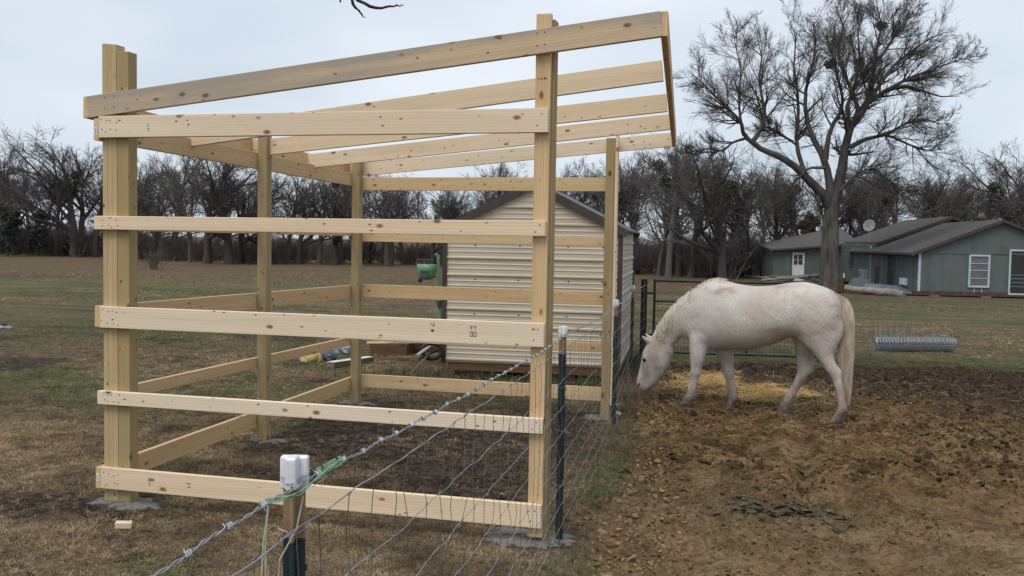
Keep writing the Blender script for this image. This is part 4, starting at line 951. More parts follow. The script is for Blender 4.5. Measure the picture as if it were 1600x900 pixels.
def proto_tree(seed, form):
    rng = np.random.default_rng(seed); tw = .00068*form.get('tw', 1)
    H = 1.0; P0 = np.array([[0,0,-.01]]); 
    P, Rr = grow(P0, np.array([[rng.normal(0,.06), rng.normal(0,.06), 1]]), np.array([form['trunk']]), np.array([form['r']]), np.array([form['r']*.45]), 9, .05, .0, rng)
    Rr[:, 0] *= 1.35
    L1 = children(P, Rr, form['n1'], form['t0'], .98, form['a1'], 1.0, np.full(1, form['l1']), rng, .004, .72)
    P1, R1 = grow(L1[0], L1[1], L1[2], L1[3], np.full(len(L1[2]), .0028), 8, .13, form['up'], rng)
    trunk = [(P, Rr, 8), (P1, R1, 6)]
    spec = [(form['n2'], .18, .98, (.35, .95), .66, 6, .13, form['up']*.8, 4, .0014), (7, .12, .98, (.3, .9), .60, 5, .14, form['up']*.6, 3, .0009), (form['n4']+1, .1, 1.0, (.25, .85), .66, 4, .15, .02, 3, .0005)]
    allP = np.concatenate([P1], 0)
    lv = grow_levels(P1, R1, L1[2], spec, rng, tw)
    top = np.percentile(lv[1][0][..., 2], 99.5)
    tv, tf = mesh_of(trunk); cv, cf = mesh_of(lv)
    return tv/top, tf, cv/top, cf
FORMS = [dict(trunk=.75, r=.026, n1=9, t0=.28, a1=(.35, .85), l1=.62, up=.06, n2=7, n4=5),
         dict(trunk=.62, r=.030, n1=10, t0=.25, a1=(.45, 1.05), l1=.70, up=.05, n2=7, n4=5),
         dict(trunk=.85, r=.020, n1=12, t0=.30, a1=(.3, .75), l1=.45, up=.07, n2=6, n4=5),
         dict(trunk=.42, r=.028, n1=6, t0=.55, a1=(.25, .7), l1=.85, up=.05, n2=8, n4=5),
         dict(trunk=.95, r=.017, n1=14, t0=.22, a1=(.3, .8), l1=.36, up=.06, n2=6, n4=4),
         dict(trunk=.55, r=.024, n1=8, t0=.3, a1=(.5, 1.2), l1=.75, up=.03, n2=7, n4=5)]
TR = []
for k, fm in enumerate(FORMS):
    tv, tf, cv, cf = proto_tree(500+k, fm)
    mt_ = M['twig_brown'] if k in (2, 4) else M['twig']
    TR.append((mesh_data("trunk", tv, tf, M['bark'], True), mesh_data("crown", cv, cf, mt_)))
def leaf_clump(n, sx, sz, sz_leaf, seed):
    r = np.random.default_rng(seed); p = r.normal(size=(n, 3)); p /= np.linalg.norm(p, axis=1, keepdims=True); p *= (r.random((n, 1))**.45)*np.array([sx, sx, sz])
    d = r.normal(size=(n, 3)); d /= np.linalg.norm(d, axis=1, keepdims=True); e = rand_perp(d, r)*sz_leaf*.5; d *= sz_leaf
    v = np.stack([p-e, p+e, p+d+e*.3, p+d-e*.3], 1).reshape(-1, 3); f = np.arange(n*4).reshape(-1, 4); return v, f
mist_me = mesh_data("mistletoe", *leaf_clump(420, .5, .45, .13, 4), M['mistletoe'])
def put_tree(x, y, h, k, rz, label, group, mist=0, name="bare_tree"):
    o = empty(name, (x, y, float(terrain(x, y))-.05), rz); o.scale = (h, h, h); tag(o, label, "tree", group)
    for nm, me in zip(("trunk", "crown"), TR[k]):
        c = bpy.data.objects.new(nm, me); COL.objects.link(c); c.parent = o
    for j in range(mist):
        c = bpy.data.objects.new("mistletoe", mist_me); COL.objects.link(c); c.parent = o; a = random.uniform(0, 6.28); q = random.uniform(.05, .2)
        c.location = (q*math.cos(a), q*math.sin(a), random.uniform(.6, .85)); c.scale = (1.0/h,)*3
    return o
def hor(u): return 381.7+.0167*(u-1165)
TOPU = [-200, 0, 40, 75, 95, 130, 165, 215, 250, 300, 370, 430, 470, 520, 560, 610, 660, 700, 760, 820, 880, 930, 980, 1030, 1060, 1100, 1160, 1230, 1300, 1380, 1440, 1500, 1560, 1600, 1800]
TOPY = [240, 236, 240, 262, 225, 207, 235, 265, 240, 236, 240, 252, 262, 272, 262, 268, 282, 276, 262, 254, 246, 240, 232, 224, 216, 232, 250, 262, 262, 255, 258, 270, 262, 250, 248]
DEPU = [-200, 60, 350, 630, 900, 1130, 1300, 1500, 1800]; DEPV = [118, 112, 90, 97, 84, 74, 82, 88, 92]
BINS = [(20, "at the far left end of the wood"), (55, "beyond the grey rubbish at the left edge"), (95, "left of the tallest forked tree"), (160, "beside the tallest forked tree"),
        (222, "hidden mostly by the left corner post"), (262, "just right of the left corner post"), (300, "a third of the way from corner post to middle post"), (345, "halfway from corner post to middle post"), (385, "two thirds from corner post to middle post"), (414, "just left of the middle post"),
        (440, "hidden mostly by the middle post"), (480, "just right of the middle post"), (520, "halfway from middle post to far corner post"), (556, "just left of the far corner post"), (590, "just right of the far corner post"), (630, "halfway from far corner post to shed roof"), (672, "beyond the green machine"),
        (715, "above the left slope of the shed roof"), (800, "left of the shed ridge"), (870, "above the shed ridge"), (920, "above the right slope of the shed roof"), (970, "behind the greenish far right post"), (1010, "right of the shed wall"), (1050, "above the dark pipe post"),
        (1095, "above the horse's neck"), (1140, "above the horse's withers"), (1190, "above the middle of the horse's back"), (1240, "left of the white house door"), (1300, "behind the big trunk"), (1345, "between big trunk and satellite dish"), (1390, "behind the satellite dish"),
        (1440, "above the long rear roof slope"), (1490, "above the rear roof peak"), (1540, "behind the roof turbine vent"), (1590, "above the front gable peak"), (9999, "at the right end of the wood")]
def seg_label(u, row):
    ph = next(p_ for lim, p_ in BINS if u < lim)
    return ("bare dark tree " if row == 0 else "thin bare tree set deeper ")+ph, ph
rt = random.Random(5)
u = -170
while u < 1780:
    for row in ((0, 1) if rt.random() < .62 else (0,)):
        uu = u+rt.uniform(-9, 9)+(8 if row else 0); d = np.interp(uu, DEPU, DEPV)*(1+.03*rt.uniform(-1, 1))+(0 if row == 0 else rt.uniform(14, 34))
        p = at(uu, 400, d); zb = float(terrain(p[0], p[1])); tz = at(uu, np.interp(uu, TOPU, TOPY), d)[2]
        h = (tz-zb)*(rt.uniform(.84, 1.10) if row == 0 else rt.uniform(.75, 1.0)); lb, gr_ = seg_label(uu, row)
        k = rt.choice((0, 1, 2, 3, 5, 0, 1)) if row == 0 else rt.choice((2, 4, 0, 5))
        put_tree(p[0], p[1], h, k, rt.uniform(0, 6.28), lb, ("edge trees " if row == 0 else "deeper trees ")+gr_, 1 if (row == 0 and rt.random() < .28) else 0)
    u += 29 if u < 700 else 23
p = at(128, 400, 108); put_tree(p[0], p[1], at(128, 204, 108)[2]+.95, 3, 1.0, "tallest bare tree left of the corner post with a forked trunk", None, 2)
p = at(525, 400, 92); put_tree(p[0], p[1], at(525, 255, 92)[2]+.95, 1, 2.0, "dark bare tree with thick limbs framed between the two left wall posts", None, 1)
p = at(605, 400, 90); put_tree(p[0], p[1], at(605, 262, 90)[2]+.95, 3, .4, "bare tree with leaning trunks just right of the far corner post", None, 0)
p = at(1130, 430, 66); put_tree(p[0], p[1], at(1130, 232, 66)[2]+.95, 1, .4, "pale grey trunked bare tree directly above the horse's shoulder", None, 3)
p = at(1045, 430, 70); put_tree(p[0], p[1], at(1045, 214, 70)[2]+.95, 0, 3.4, "tall bare tree just right of the end of the rafters", None, 1)
# evergreens among the wood
def evergreen(u_, vt, d, wpx, matk, label, seed):
    p = at(u_, 400, d); zb = float(terrain(p[0], p[1])); h = at(u_, vt, d)[2]-zb; w = wpx/FPX*d/2; o = empty("evergreen_tree", (p[0], p[1], zb)); tag(o, label, "tree")
    r = np.random.default_rng(seed); MB().tube([(0,0,-.1),(.05,0,h*.4),(0,.05,h*.9)], [.14,.09,.02], 7).build("trunk", M['bark'], o)
    b = MB()
    for k in range(26):
        z = r.uniform(.16, .98); q = w*(1-.72*z)*r.uniform(.3, 1.0); a = r.uniform(0, 6.28); v, f = leaf_clump(150, w*.38*(1.2-z*.7), h*.075, .24, seed*50+k); b.add(v+np.array([q*math.cos(a), q*math.sin(a), z*h]), f)
    b.build("crown", matk, o)
evergreen(12, 315, 104, 56, M['cedar'], "dark bluish evergreen at the far left edge of the wood", 3)
evergreen(60, 330, 108, 46, M['cedar'], "low bluish evergreen second from the left edge of the wood", 4)
evergreen(1262, 336, 86, 60, M['olive'], "olive green leafy tree directly left of the big trunk behind the house", 5)
# undergrowth
def bush(seed):
    rng = np.random.default_rng(seed); n = 26; a = rng.uniform(0, 6.28, n); sp_ = rng.uniform(.05, .75, n)
    D = np.stack([np.cos(a)*np.sin(sp_), np.sin(a)*np.sin(sp_), np.cos(sp_)], 1); st = rng.normal(0, .18, (n, 3))*np.array([1,1,0])
    Ln = rng.uniform(.5, 1.0, n); P, Rr = grow(st, D, Ln, np.full(n, .011), np.full(n, .003), 6, .12, .03, rng); lv = [(P, Rr, 3)]+grow_levels(P, Rr, Ln, [(7, .15, 1, (.3, .9), .5, 4, .16, .03, 3, .002), (4, .1, 1, (.3, .9), .5, 3, .15, .02, 3, .0015)], rng, .0024)
    return mesh_of(lv)
protos = [bush(900+k) for k in range(5)]
pts = []; sc_ = []
for k in range(620):
    uu = random.uniform(-180, 1780); d = np.interp(uu, DEPU, DEPV)+random.uniform(-2, 30); p = at(uu, 400, d); dens = 1.0
    pts.append((p[0], p[1], float(terrain(p[0], p[1])))); hgt = random.uniform(1.4, 4.0)*(1.15 if uu < 220 or uu > 960 else .85); sc_.append(hgt)
n = len(pts); t = np.stack([RNG.uniform(.075, .15, n)]*3, 1)*np.array([1, .84, .77])  # brush tint lightened with the far twigs, haze put into the colour
scatter("brush", pts, np.stack([np.zeros(n), np.zeros(n), RNG.uniform(0, 6.28, n)], 1), sc_, t, protos, RNG.integers(0, 5, n), M['brush'], "tangled bare grey brush filling the foot of the far wood", "brush")
p = gp(240, 421); v, f = protos[0]; o = mesh_obj("bare_shrub", v*np.array([1.15,1.15,1.0])*1.9, f, M['twig'], None); o.location = Vector(p); tag(o, "low bare shrub standing alone in the field right of the corner post", "shrub")

# big spreading tree
BD = 53.0; bp = at(1297, 452, BD); bp[2] = float(terrain(bp[0], bp[1]))
big = tag(empty("spreading_tree", tuple(bp)), "big bare spreading tree with a thick forked trunk in front of the green house", "tree")
LIMBS = [ # (points in photo pixels, radius start px, end px, depth drift m)
 ([(1297,456),(1296,400),(1298,345),(1300,318)], 17, 11, 0),
 ([(1299,330),(1285,302),(1262,280),(1240,258),(1215,243),(1190,234),(1176,222)], 8.5, 4, -2.5),
 ([(1180,226),(1162,212),(1158,190),(1140,172),(1122,154),(1100,132),(1082,116)], 4, 1.2, -3),
 ([(1176,222),(1190,200),(1196,186),(1192,160),(1186,125),(1190,90),(1184,60)], 4, 1.2, -.5),
 ([(1162,212),(1156,180),(1154,150),(1158,110),(1150,75),(1146,52)], 2.6, 1, 1.5),
 ([(1166,216),(1145,222),(1130,236),(1106,232),(1082,240)], 2.4, .9, -3),
 ([(1262,280),(1248,245),(1244,215),(1248,180),(1246,140),(1240,100),(1244,60),(1236,38)], 4.5, 1.1, 2),
 ([(1240,222),(1222,212),(1200,196),(1204,205),(1190,190)], 2.4, 1, 2.5),
 ([(1300,318),(1296,285),(1290,250),(1274,225),(1262,196),(1256,150),(1268,110),(1276,70),(1270,34)], 7.5, 1.2, 1),
 ([(1290,250),(1294,215),(1300,195),(1312,182),(1318,150),(1308,120),(1300,80),(1304,40)], 4.5, 1.1, -1.5),
 ([(1300,320),(1312,285),(1318,250),(1322,215),(1332,195),(1342,172),(1358,158),(1384,142),(1408,132),(1440,142),(1474,152),(1500,150)], 10, 1.2, 1.5),
 ([(1332,195),(1352,168),(1362,140),(1364,110),(1370,75),(1378,40),(1370,8)], 6, 1.1, -1),
 ([(1358,158),(1380,125),(1398,100),(1424,80),(1450,62),(1478,50)], 4, 1, 3),
 ([(1384,142),(1420,122),(1452,110),(1486,98),(1512,90)], 3.2, 1, -2),
 ([(1342,172),(1330,140),(1316,110),(1306,75),(1318,40),(1330,12)], 4, 1, 3),
 ([(1372,95),(1396,60),(1414,32),(1424,10)], 2.6, .9, -2.5),
 ([(1328,230),(1350,218),(1386,210),(1420,226),(1452,236),(1478,232)], 4, 1, -2),
 ([(1386,210),(1416,192),(1446,186),(1474,196)], 2.5, .9, -3),
 ([(1310,300),(1340,270),(1366,262),(1392,286),(1408,306)], 2.8, .9, -3),
 ([(1290,262),(1262,262),(1235,292),(1214,318),(1196,330)], 2.6, .9, -3),
 ([(1330,200),(1322,170),(1336,130),(1344,90),(1340,50),(1350,20)], 3.4, 1, -3),
]
bl = []; LL = []
K = 12
for pts, r0, r1, dd in LIMBS:
    q = np.array(pts, float); s_ = np.concatenate([[0], np.cumsum(np.linalg.norm(np.diff(q, axis=0), axis=1))]); t = np.linspace(0, s_[-1], K)
    px_ = np.interp(t, s_, q[:, 0]); py_ = np.interp(t, s_, q[:, 1]); tt = t/s_[-1]
    # depth drifts outward with height so that the crown is round, not flat
    out = dd*np.clip((330-py_)/200, 0, 1.2)
    P3 = np.array([at(a, b_, BD+o_) for a, b_, o_ in zip(px_, py_, out)])-bp
    rr = (r0+((.5 if r1 < 1.6 else r1)-r0)*tt**.8)/FPX*BD; bl.append((P3, rr)); LL.append(s_[-1]/FPX*BD)
b = MB(); P_, R_ = np.array([bl[0][0]]), np.array([bl[0][1]]); R_[0, 0] *= 1.25; v, f = tubes(P_, R_, 16); b.add(v, f); big_trunk = b.build("trunk", M['bark_big'], big, True)
P1 = np.array([x_[0] for x_ in bl[1:]]); R1 = np.array([x_[1] for x_ in bl[1:]]); L1 = np.array(LL[1:])
b = MB(); v, f = tubes(P1, R1, 8); b.add(v, f); b.build("limbs", M['bark'], big, True)
rng = np.random.default_rng(77)
lv = grow_levels(P1[1:], R1[1:], np.minimum(L1[1:], 5.2), [(24, .20, .99, (.35, 1.2), .55, 7, .12, .045, 4, .007), (11, .12, 1, (.25, .85), .58, 6, .12, .045, 3, .005), (8, .1, 1, (.2, .8), .68, 4, .13, .03, 3, .0035)], rng, .0050)
cv, cf = mesh_of(lv); mesh_obj("crown", cv, cf, M['bark'], big)
for (uu, vv) in ((1377, 40), (1342, 96), (1296, 100)):
    o = bpy.data.objects.new("mistletoe", mist_me); COL.objects.link(o); o.parent = big; o.location = Vector(at(uu, vv, BD)-bp); o.scale = (.62, .62, .62)
# overhead branch of a tree out of frame
ob = tag(empty("overhead_branch", tuple(at(560, -60, 6.0))), "dark bare twig hanging into the top of the sky above the rafters", "branch")
oinv = Matrix.Translation(-Vector(ob.location))
def obt(px_, r, name):
    q = np.array([at(a, b_, 6.0+.05*math.sin(a)) for a, b_ in px_]); q[1:-1] += RNG.normal(0, .002, (len(q)-2, 3))
    o = MB().tube(q, np.interp(np.linspace(0, 1, len(q)), [0, 1], r), 6).build(name, M['black'], ob, True); o.matrix_parent_inverse = oinv
obt([(470,-190),(510,-120),(535,-60),(548,-12),(552,8),(556,13),(560,17),(565,22),(568,26),(572,27)], (.016, .0025), "twig")
obt([(535,-60),(550,-20),(560,1),(570,6),(577,10),(588,12),(597,12.5),(603,11),(609,10.5),(615,10),(620,8.5),(626,9),(628,6.5),(631,8.5)], (.014, .0022), "twig")
obt([(510,-120),(522,-40),(531,-6),(532,3)], (.010, .006), "twig")
b = MB()
for (a, b_) in ((550,5),(577,10),(598,12.5),(609,10),(620,8),(565,22),(551,0)): b.tube([at(a-1.5, b_-1, 6.0), at(a, b_, 6.0), at(a+1.5, b_+1.2, 6.0)], [.002, .008, .002], 6)
o = b.build("buds", M['black'], ob); o.matrix_parent_inverse = oinv

# ------------------------------------------------------------------ green house
HZ = -.80
n_h = np.array([-.121, .9926, 0]); e_h = np.array([.9926, .121, 0])
hc = at(1433.5, 459, 50.0); HZ = float(hc[2])
house = tag(empty("house", (hc[0], hc[1], HZ), math.atan2(.121, .9926)), "low green wooden house with brown shingle roofs and a satellite dish behind the paddock", "house")
def hl(u_, v_, d):      # a photo direction at depth d, in house coordinates (s along the front, t back, z up)
    p = at(u_, v_, d)-np.array([hc[0], hc[1], HZ]); return np.array([p@e_h, p@n_h, p[2]])
def on_front(u_, v_, t=0.0):
    r = cF + cR*(u_-800)/FPX - cU*(v_-450)/FPX; o0 = np.array([hc[0], hc[1], HZ])+n_h*t; k = ((o0-CAM)@n_h)/(r@n_h); p = CAM+r*k-np.array([hc[0], hc[1], HZ]); return np.array([p@e_h, p@n_h, p[2]])
def on_side(u_, v_, s=0.0):
    r = cF + cR*(u_-800)/FPX - cU*(v_-450)/FPX; o0 = np.array([hc[0], hc[1], HZ])+e_h*s; k = ((o0-CAM)@e_h)/(r@e_h); p = CAM+r*k-np.array([hc[0], hc[1], HZ]); return np.array([p@e_h, p@n_h, p[2]])
ap = on_front(1566, 346); zE = on_front(1435, 393)[2]; sA = ap[0]; zA = ap[2]; WA = 2*sA; tB = on_side(1360, 440)[1]; tB = min(max(tB, 7.5), 11)
# block A
def gable_wall(name, s0, s1, t, z0, ze, zp, mt):
    mid_ = (s0+s1)/2; return mesh_obj(name, [(s0,t,z0),(s1,t,z0),(s1,t,ze),(mid_,t,zp),(s0,t,ze)], np.array([(0,1,2,3,4)]), mt, house)
MB().box((.02, .02, .05), (WA-.02, tB+6, zE-.02)).build("wall", M['siding'], house)
ga = MB().add([(0,0,.16),(WA,0,.16),(WA,0,zE),(sA,0,zA-.05),(0,0,zE),(0,.019,.16),(WA,.019,.16),(WA,.019,zE),(sA,.019,zA-.05),(0,.019,zE)], [np.array([(0,1,2,3,4),(9,8,7,6,5)]), np.array([(0,5,6,1),(1,6,7,2),(2,7,8,3),(3,8,9,4),(4,9,5,0)])])
ga.build("gable_wall", M['siding'], house)
for s_ in np.arange(1.2, WA, 1.22): MB().box((s_, -.012, .17), (s_+.02, -.0005, zE-.06)).build("panel_joint", M['siding_light'], house)
MB().box((.1, -.035, zE-.07), (WA-.1, -.001, zE-.01)).build("trim_board", M['siding_light'], house)
MB().box((-.02, -.045, .15), (.11, -.0015, zE-.08)).build("corner_board", M['paint'], house)
MB().box((-.2, -.06, -.06), (WA, .3, .149)).build("sill_beam", M['mudbrown'], house)
for s_ in (.6, 3.2, 5.9): MB().box((s_, -.10, -.3), (s_+.5, .2, -.062)).build("foundation_block", M['concrete_plain'], house)
def roof(s0, sp, s1, ze, zp, t0, t1, th=.10, name="roof"):
    par = None
    for (a, za, b_, zb_) in ((s0, ze, sp, zp), (s1, ze, sp, zp)):
        V = [(a,t0,za),(b_,t0,zb_),(b_,t1,zb_),(a,t1,za)]; V += [(x_, y_, z_+th) for x_, y_, z_ in V]
        o = MB().add(V, np.array([(0,3,2,1),(4,5,6,7),(0,1,5,4),(1,2,6,5),(2,3,7,6),(3,0,4,7)])).build(name, M['shingle'], house)
        L_ = math.hypot(b_-a, zb_-za); nn = 24; bb = MB()     # shingle courses standing proud
        for k in range(nn):
            f0, f1 = k/nn, (k+.985)/nn; x0, x1 = a+(b_-a)*f0, a+(b_-a)*f1; z0, z1 = za+(zb_-za)*f0+th+.004, za+(zb_-za)*f1+th+.004
            bb.add([(x0,t0+.005,z0+.009),(x1,t0+.005,z1),(x1,t1-.005,z1),(x0,t1-.005,z0+.009),(x0,t0+.005,z0),(x0,t1-.005,z0)], np.array([(0,1,2,3),(4,0,3,5)]))
        q = bb.build("shingle_courses", M['shingle'], o)
        MB().beam((a, t0-.02, za+.02), (b_, t0-.02, zb_+.02), .035, .16).build("barge_board", M['trim'], o)
ovh = .45; slA = (zA-zE)/sA
roof(-ovh, sA, WA+ovh, zE-ovh*slA, zA, -.22, tB+5)
def rect(name, fn, u0, v0, u1, v1, mt, depth=.04, axis_='t', parent=None, grow_=0.0):
    a = fn(u0, v1); b_ = fn(u1, v0)
    lo = np.minimum(a, b_)-grow_; hi = np.maximum(a, b_)+grow_
    if axis_ == 't': lo[1] = a[1]-depth; hi[1] = a[1]-.0012
    else: lo[0] = a[0]-depth; hi[0] = a[0]-.0012
    return MB().box(tuple(lo), tuple(hi)).build(name, mt, parent or house)
def framed(name, fn, u0, v0, u1, v1, fw, frame_m, pane_m, bars_v=(), bars_h=(), ax='t'):
    """a window or door: pane parent with frame sides and bars as sub-parts"""
    o = rect(name, fn, u0, v0, u1, v1, pane_m, .03, ax)
    a = fn(u0, v1); b_ = fn(u1, v0); i = 0 if ax == 't' else 1; j = 1 if ax == 't' else 0
    lo = np.minimum(a, b_); hi = np.maximum(a, b_); base = a[j]
    def bx_(q0, q1, z0, z1, d0=.07):
        A_ = [0,0,z0]; B_ = [0,0,z1]; A_[i] = q0; B_[i] = q1; A_[j] = base-d0; B_[j] = base-.031; MB().box(tuple(A_), tuple(B_)).build("frame", frame_m, o)
    bx_(lo[i]-fw, lo[i], lo[2]-fw, hi[2]+fw); bx_(hi[i], hi[i]+fw, lo[2]-fw, hi[2]+fw); bx_(lo[i], hi[i], hi[2], hi[2]+fw); bx_(lo[i], hi[i], lo[2]-fw, lo[2])
    for q in bars_v: x_ = lo[i]+(hi[i]-lo[i])*q; bx_(x_-.018, x_+.018, lo[2], hi[2], .05)
    for q in bars_h: z_ = lo[2]+(hi[2]-lo[2])*q; bx_(lo[i], hi[i], z_-.018, z_+.018, .052)
    return o
F0 = lambda u_, v_: on_front(u_, v_, 0.0)
framed("window", F0, 1515, 401, 1544, 446, .10, M['paint'], M['curtain'], (), (.25, .52, .76))
dr0 = framed("door", F0, 1577, 393, 1612, 458, .09, M['paint'], M['darkdoor'])
for v_ in (429, 435, 441, 447): rect("slat", F0, 1578, v_, 1611, v_+1.5, M['siding'], .05, 't', dr0)
for u_ in (1521, 1533): rect("strut", F0, u_, 451, u_+1, 458, M['paintwhite'], .04)
Sd = lambda u_, v_: on_side(u_, v_, .02)
framed("door", Sd, 1387, 397, 1399, 445, .05, M['siding_light'], M['darkdoor'], (), (.5,), 's')
rect("vent_panel", Sd, 1408, 435, 1418, 444, M['paintwhite'], .12, 's')
for u_ in (1372, 1381, 1404, 1410, 1426): rect("batten", Sd, u_, 393, u_+1.2, 448, M['siding_light'], .03, 's')
# rafter tails under the eave of block A
for t_ in np.arange(.3, tB, .45): MB().beam((-ovh+.02, t_, zE-ovh*slA-.05), (.0, t_, zE-.04), .05, .09).build("rafter_tail", M['trim'], house)
# block B, set back and taller
cB = on_front(1359, 436, tB); sB = cB[0]; apB = on_front(1487, 341, tB-.3); zEB = on_front(1371, 381.5, tB-.3); SBp = apB[0]; WB = 2*(SBp-sB); zBp = apB[2]; slB = (zBp-zEB[2])/(SBp-zEB[0])
MB().box((sB, tB+.021, .0), (sB+WB, tB+9.2, zEB[2]-.02)).build("wall", M['siding_light'], house)
gb = MB().add([(sB,tB,0),(sB+WB,tB,0),(sB+WB,tB,zEB[2]),(SBp,tB,zBp-.1),(sB,tB,zEB[2]),(sB,tB+.02,0),(sB+WB,tB+.02,0),(sB+WB,tB+.02,zEB[2]),(SBp,tB+.02,zBp-.1),(sB,tB+.02,zEB[2])], [np.array([(0,1,2,3,4),(9,8,7,6,5)]), np.array([(0,5,6,1),(1,6,7,2),(2,7,8,3),(3,8,9,4),(4,9,5,0)])])
gb.build("gable_wall", M['siding_light'], house)
roof(zEB[0], SBp, 2*SBp-zEB[0], zEB[2], zBp, tB-.45, tB+9.6, .12)
b = MB()
for z_ in np.arange(.12, zEB[2]-.05, .17): b.add([(sB-.022,tB+.02,z_),(sB-.022,tB+9.2,z_),(sB-.002,tB+9.2,z_+.165),(sB-.002,tB+.02,z_+.165),(sB-.002,tB+.02,z_),(sB-.002,tB+9.2,z_)], np.array([(1,0,3,2),(4,0,1,5)]))
b.build("lap_siding", M['siding_light'], house)
MB().box((sB-.05, tB-.03, .0), (sB+.06, tB-.001, zEB[2]-.1)).build("corner_board", M['paint'], house)
SB_ = lambda u_, v_: on_side(u_, v_, sB-.022)
framed("window", SB_, 1327, 393, 1332, 414, .07, M['siding_light'], M['glass'], (), (.5,), 's')
q = SB_(1354, 428); ac = MB().box((sB-.45, q[1]-.35, q[2]-.28), (sB-.023, q[1]+.35, q[2]+.28)).build("air_conditioner", M['acmetal'], house)
b = MB()
for z_ in np.arange(q[2]-.2, q[2]+.2, .07): b.box((sB-.462, q[1]-.28, z_), (sB-.451, q[1]+.28, z_+.035))
b.build("grille", M['trim'], ac)
# roof turbine vent and satellite dish
pv = on_front(1533, 347, tB-1.5); vt = MB().tube([(pv[0], pv[1], pv[2]-.6), (pv[0], pv[1], pv[2]+.02)], .14, 10).build("roof_vent", M['acmetal'], house)
b = MB(); a = np.linspace(0, 2*math.pi, 17)[:-1]
prof = [(.15, 0), (.24, .09), (.27, .2), (.24, .31), (.13, .38), (.01, .40)]
V = np.array([(pv[0]+r_*math.cos(q_), pv[1]+r_*math.sin(q_), pv[2]+.02+z_) for r_, z_ in prof for q_ in a]); i = np.arange(len(prof)*16).reshape(-1, 16); nx_ = np.roll(i, -1, 1); b.add(V, np.stack([i[:-1], nx_[:-1], nx_[1:], i[1:]], -1).reshape(-1, 4)); b.build("turbine", M['trim'], vt)
pd_ = hl(1358, 352, 58.5); nd = np.array([-.45, -.80, .38]); nd /= np.linalg.norm(nd); dish = empty("satellite_dish"); dish.parent = house; dish.location = Vector(pd_)
ax_ = np.cross(nd, (0,0,1)); ax_ /= np.linalg.norm(ax_); ay_ = np.cross(ax_, nd); V = []; rad = .37
for k in range(6):
    r_ = rad*k/5
    for q_ in np.linspace(0, 2*math.pi, 21)[:-1]: V.append((ax_*math.cos(q_)+ay_*math.sin(q_)*1.1)*r_+nd*(.22*(r_/rad)**2*rad-.08))
i = np.arange(120).reshape(6, 20); nx_ = np.roll(i, -1, 1); f = np.stack([i[:-1], nx_[:-1], nx_[1:], i[1:]], -1).reshape(-1, 4)
o = mesh_obj("reflector", np.concatenate([V, np.array(V)-nd*.015]), [f, f[:, ::-1]+120], M['dish'], dish, True)
MB().tube([(0,.02,-.05),(.06,.10,-.45),(.06,.12,-.95)], .03, 7).build("mast", M['acmetal'], dish); MB().tube([-nd*.02+ay_*-.35, nd*.33-ay_*.18], .014, 5).build("feed_arm", M['acmetal'], dish)
# block C, the low wing at the left
tC = tB+8.6
cl_ = on_front(1207, 446, tC); cr_ = on_front(1312, 446, tC); z1, z2 = on_front(1207, 392, tC)[2], on_front(1310, 383, tC)[2]
MB().add([(cl_[0],tC,-.1),(cr_[0]+1,tC,-.1),(cr_[0]+1,tC,z2+.02),(cl_[0],tC,z1),(cl_[0],tC+6,-.1),(cr_[0]+1,tC+6,-.1),(cr_[0]+1,tC+6,z2+1.0),(cl_[0],tC+6,z1+.6)], np.array([(0,1,2,3),(5,4,7,6),(4,0,3,7),(1,5,6,2)])).build("wall", M['siding'], house)
V = [(cl_[0]-.25,tC-.4,z1+.0),(cr_[0]+1.2,tC-.4,z2+.05),(cr_[0]+1.2,tC+6.4,z2+1.35),(cl_[0]-.25,tC+6.4,z1+.35)]; V += [(a_, b_, c_+.13) for a_, b_, c_ in V]
MB().add(V, np.array([(0,3,2,1),(4,5,6,7),(0,1,5,4),(1,2,6,5),(2,3,7,6),(3,0,4,7)])).build("roof", M['shingle'], house)
FC = lambda u_, v_: on_front(u_, v_, tC)
dr = framed("door", FC, 1239, 397, 1255, 438, .09, M['paintwhite'], M['paintwhite'], (), ())
for (u0, u1, v0, v1) in ((1240, 1246.2, 398, 405.5), (1247.2, 1254, 398, 405.5), (1240, 1246.2, 406.3, 413.5), (1247.2, 1254, 406.3, 413.5)):
    a = FC(u0, v1); b_ = FC(u1, v0); MB().box((a[0], tC-.042, a[2]), (b_[0], tC-.0305, b_[2])).build("pane", M['glass'], dr)
rect("corner_board", FC, 1221, 397, 1223, 438, M['siding_light'], .03); rect("panel", FC, 1226, 398, 1234, 440, M['siding_light'], .02)

# ------------------------------------------------------------------ things lying about
def log(u0, v0, u1, v1, rpx0, rpx1, d0, d1, mt, label, group=None, name="log", dz=0):
    p0 = at(u0, v0, d0); p1 = at(u1, v1, d1); r0 = rpx0/FPX*d0; r1 = rpx1/FPX*d1; t = np.linspace(0, 1, 8)[:, None]; q = p0*(1-t)+p1*t; q[1:-1] += RNG.normal(0, r0*.16, (6, 3)); q = q-p0
    o = MB().tube(q, (np.linspace(r0, r1, 8))*RNG.uniform(.88, 1.12, 8), 9).build(name, mt, None, True); o.location = Vector(p0); tag(o, label, "log", group); return o
log(1322, 450, 1412, 461, 5.5, 6, 51, 48, M['log'], "long pale fallen log lying on the grass in front of the metal sheets")
for k, (u0, v0, u1, v1) in enumerate(((1190,437,1262,431),(1196,441,1240,436),(1212,434,1290,428),(1225,440,1292,438),(1250,444,1296,440),(1262,432,1290,426),(1240,431,1280,438),(1205,431,1224,437),(1270,440,1296,433),(1196,434,1222,432))):
    log(u0, v0+1, u1, v1+1, 2.0+.5*(k % 3), 1.5, 53+k*.25, 53.5+k*.2, M['oldwood'] if k % 3 else M['log'], ("pale" if k % 3 == 0 else "grey")+" weathered log in the woodpile behind the horse's rump", ("pale" if k % 3 == 0 else "grey")+" logs in the woodpile")
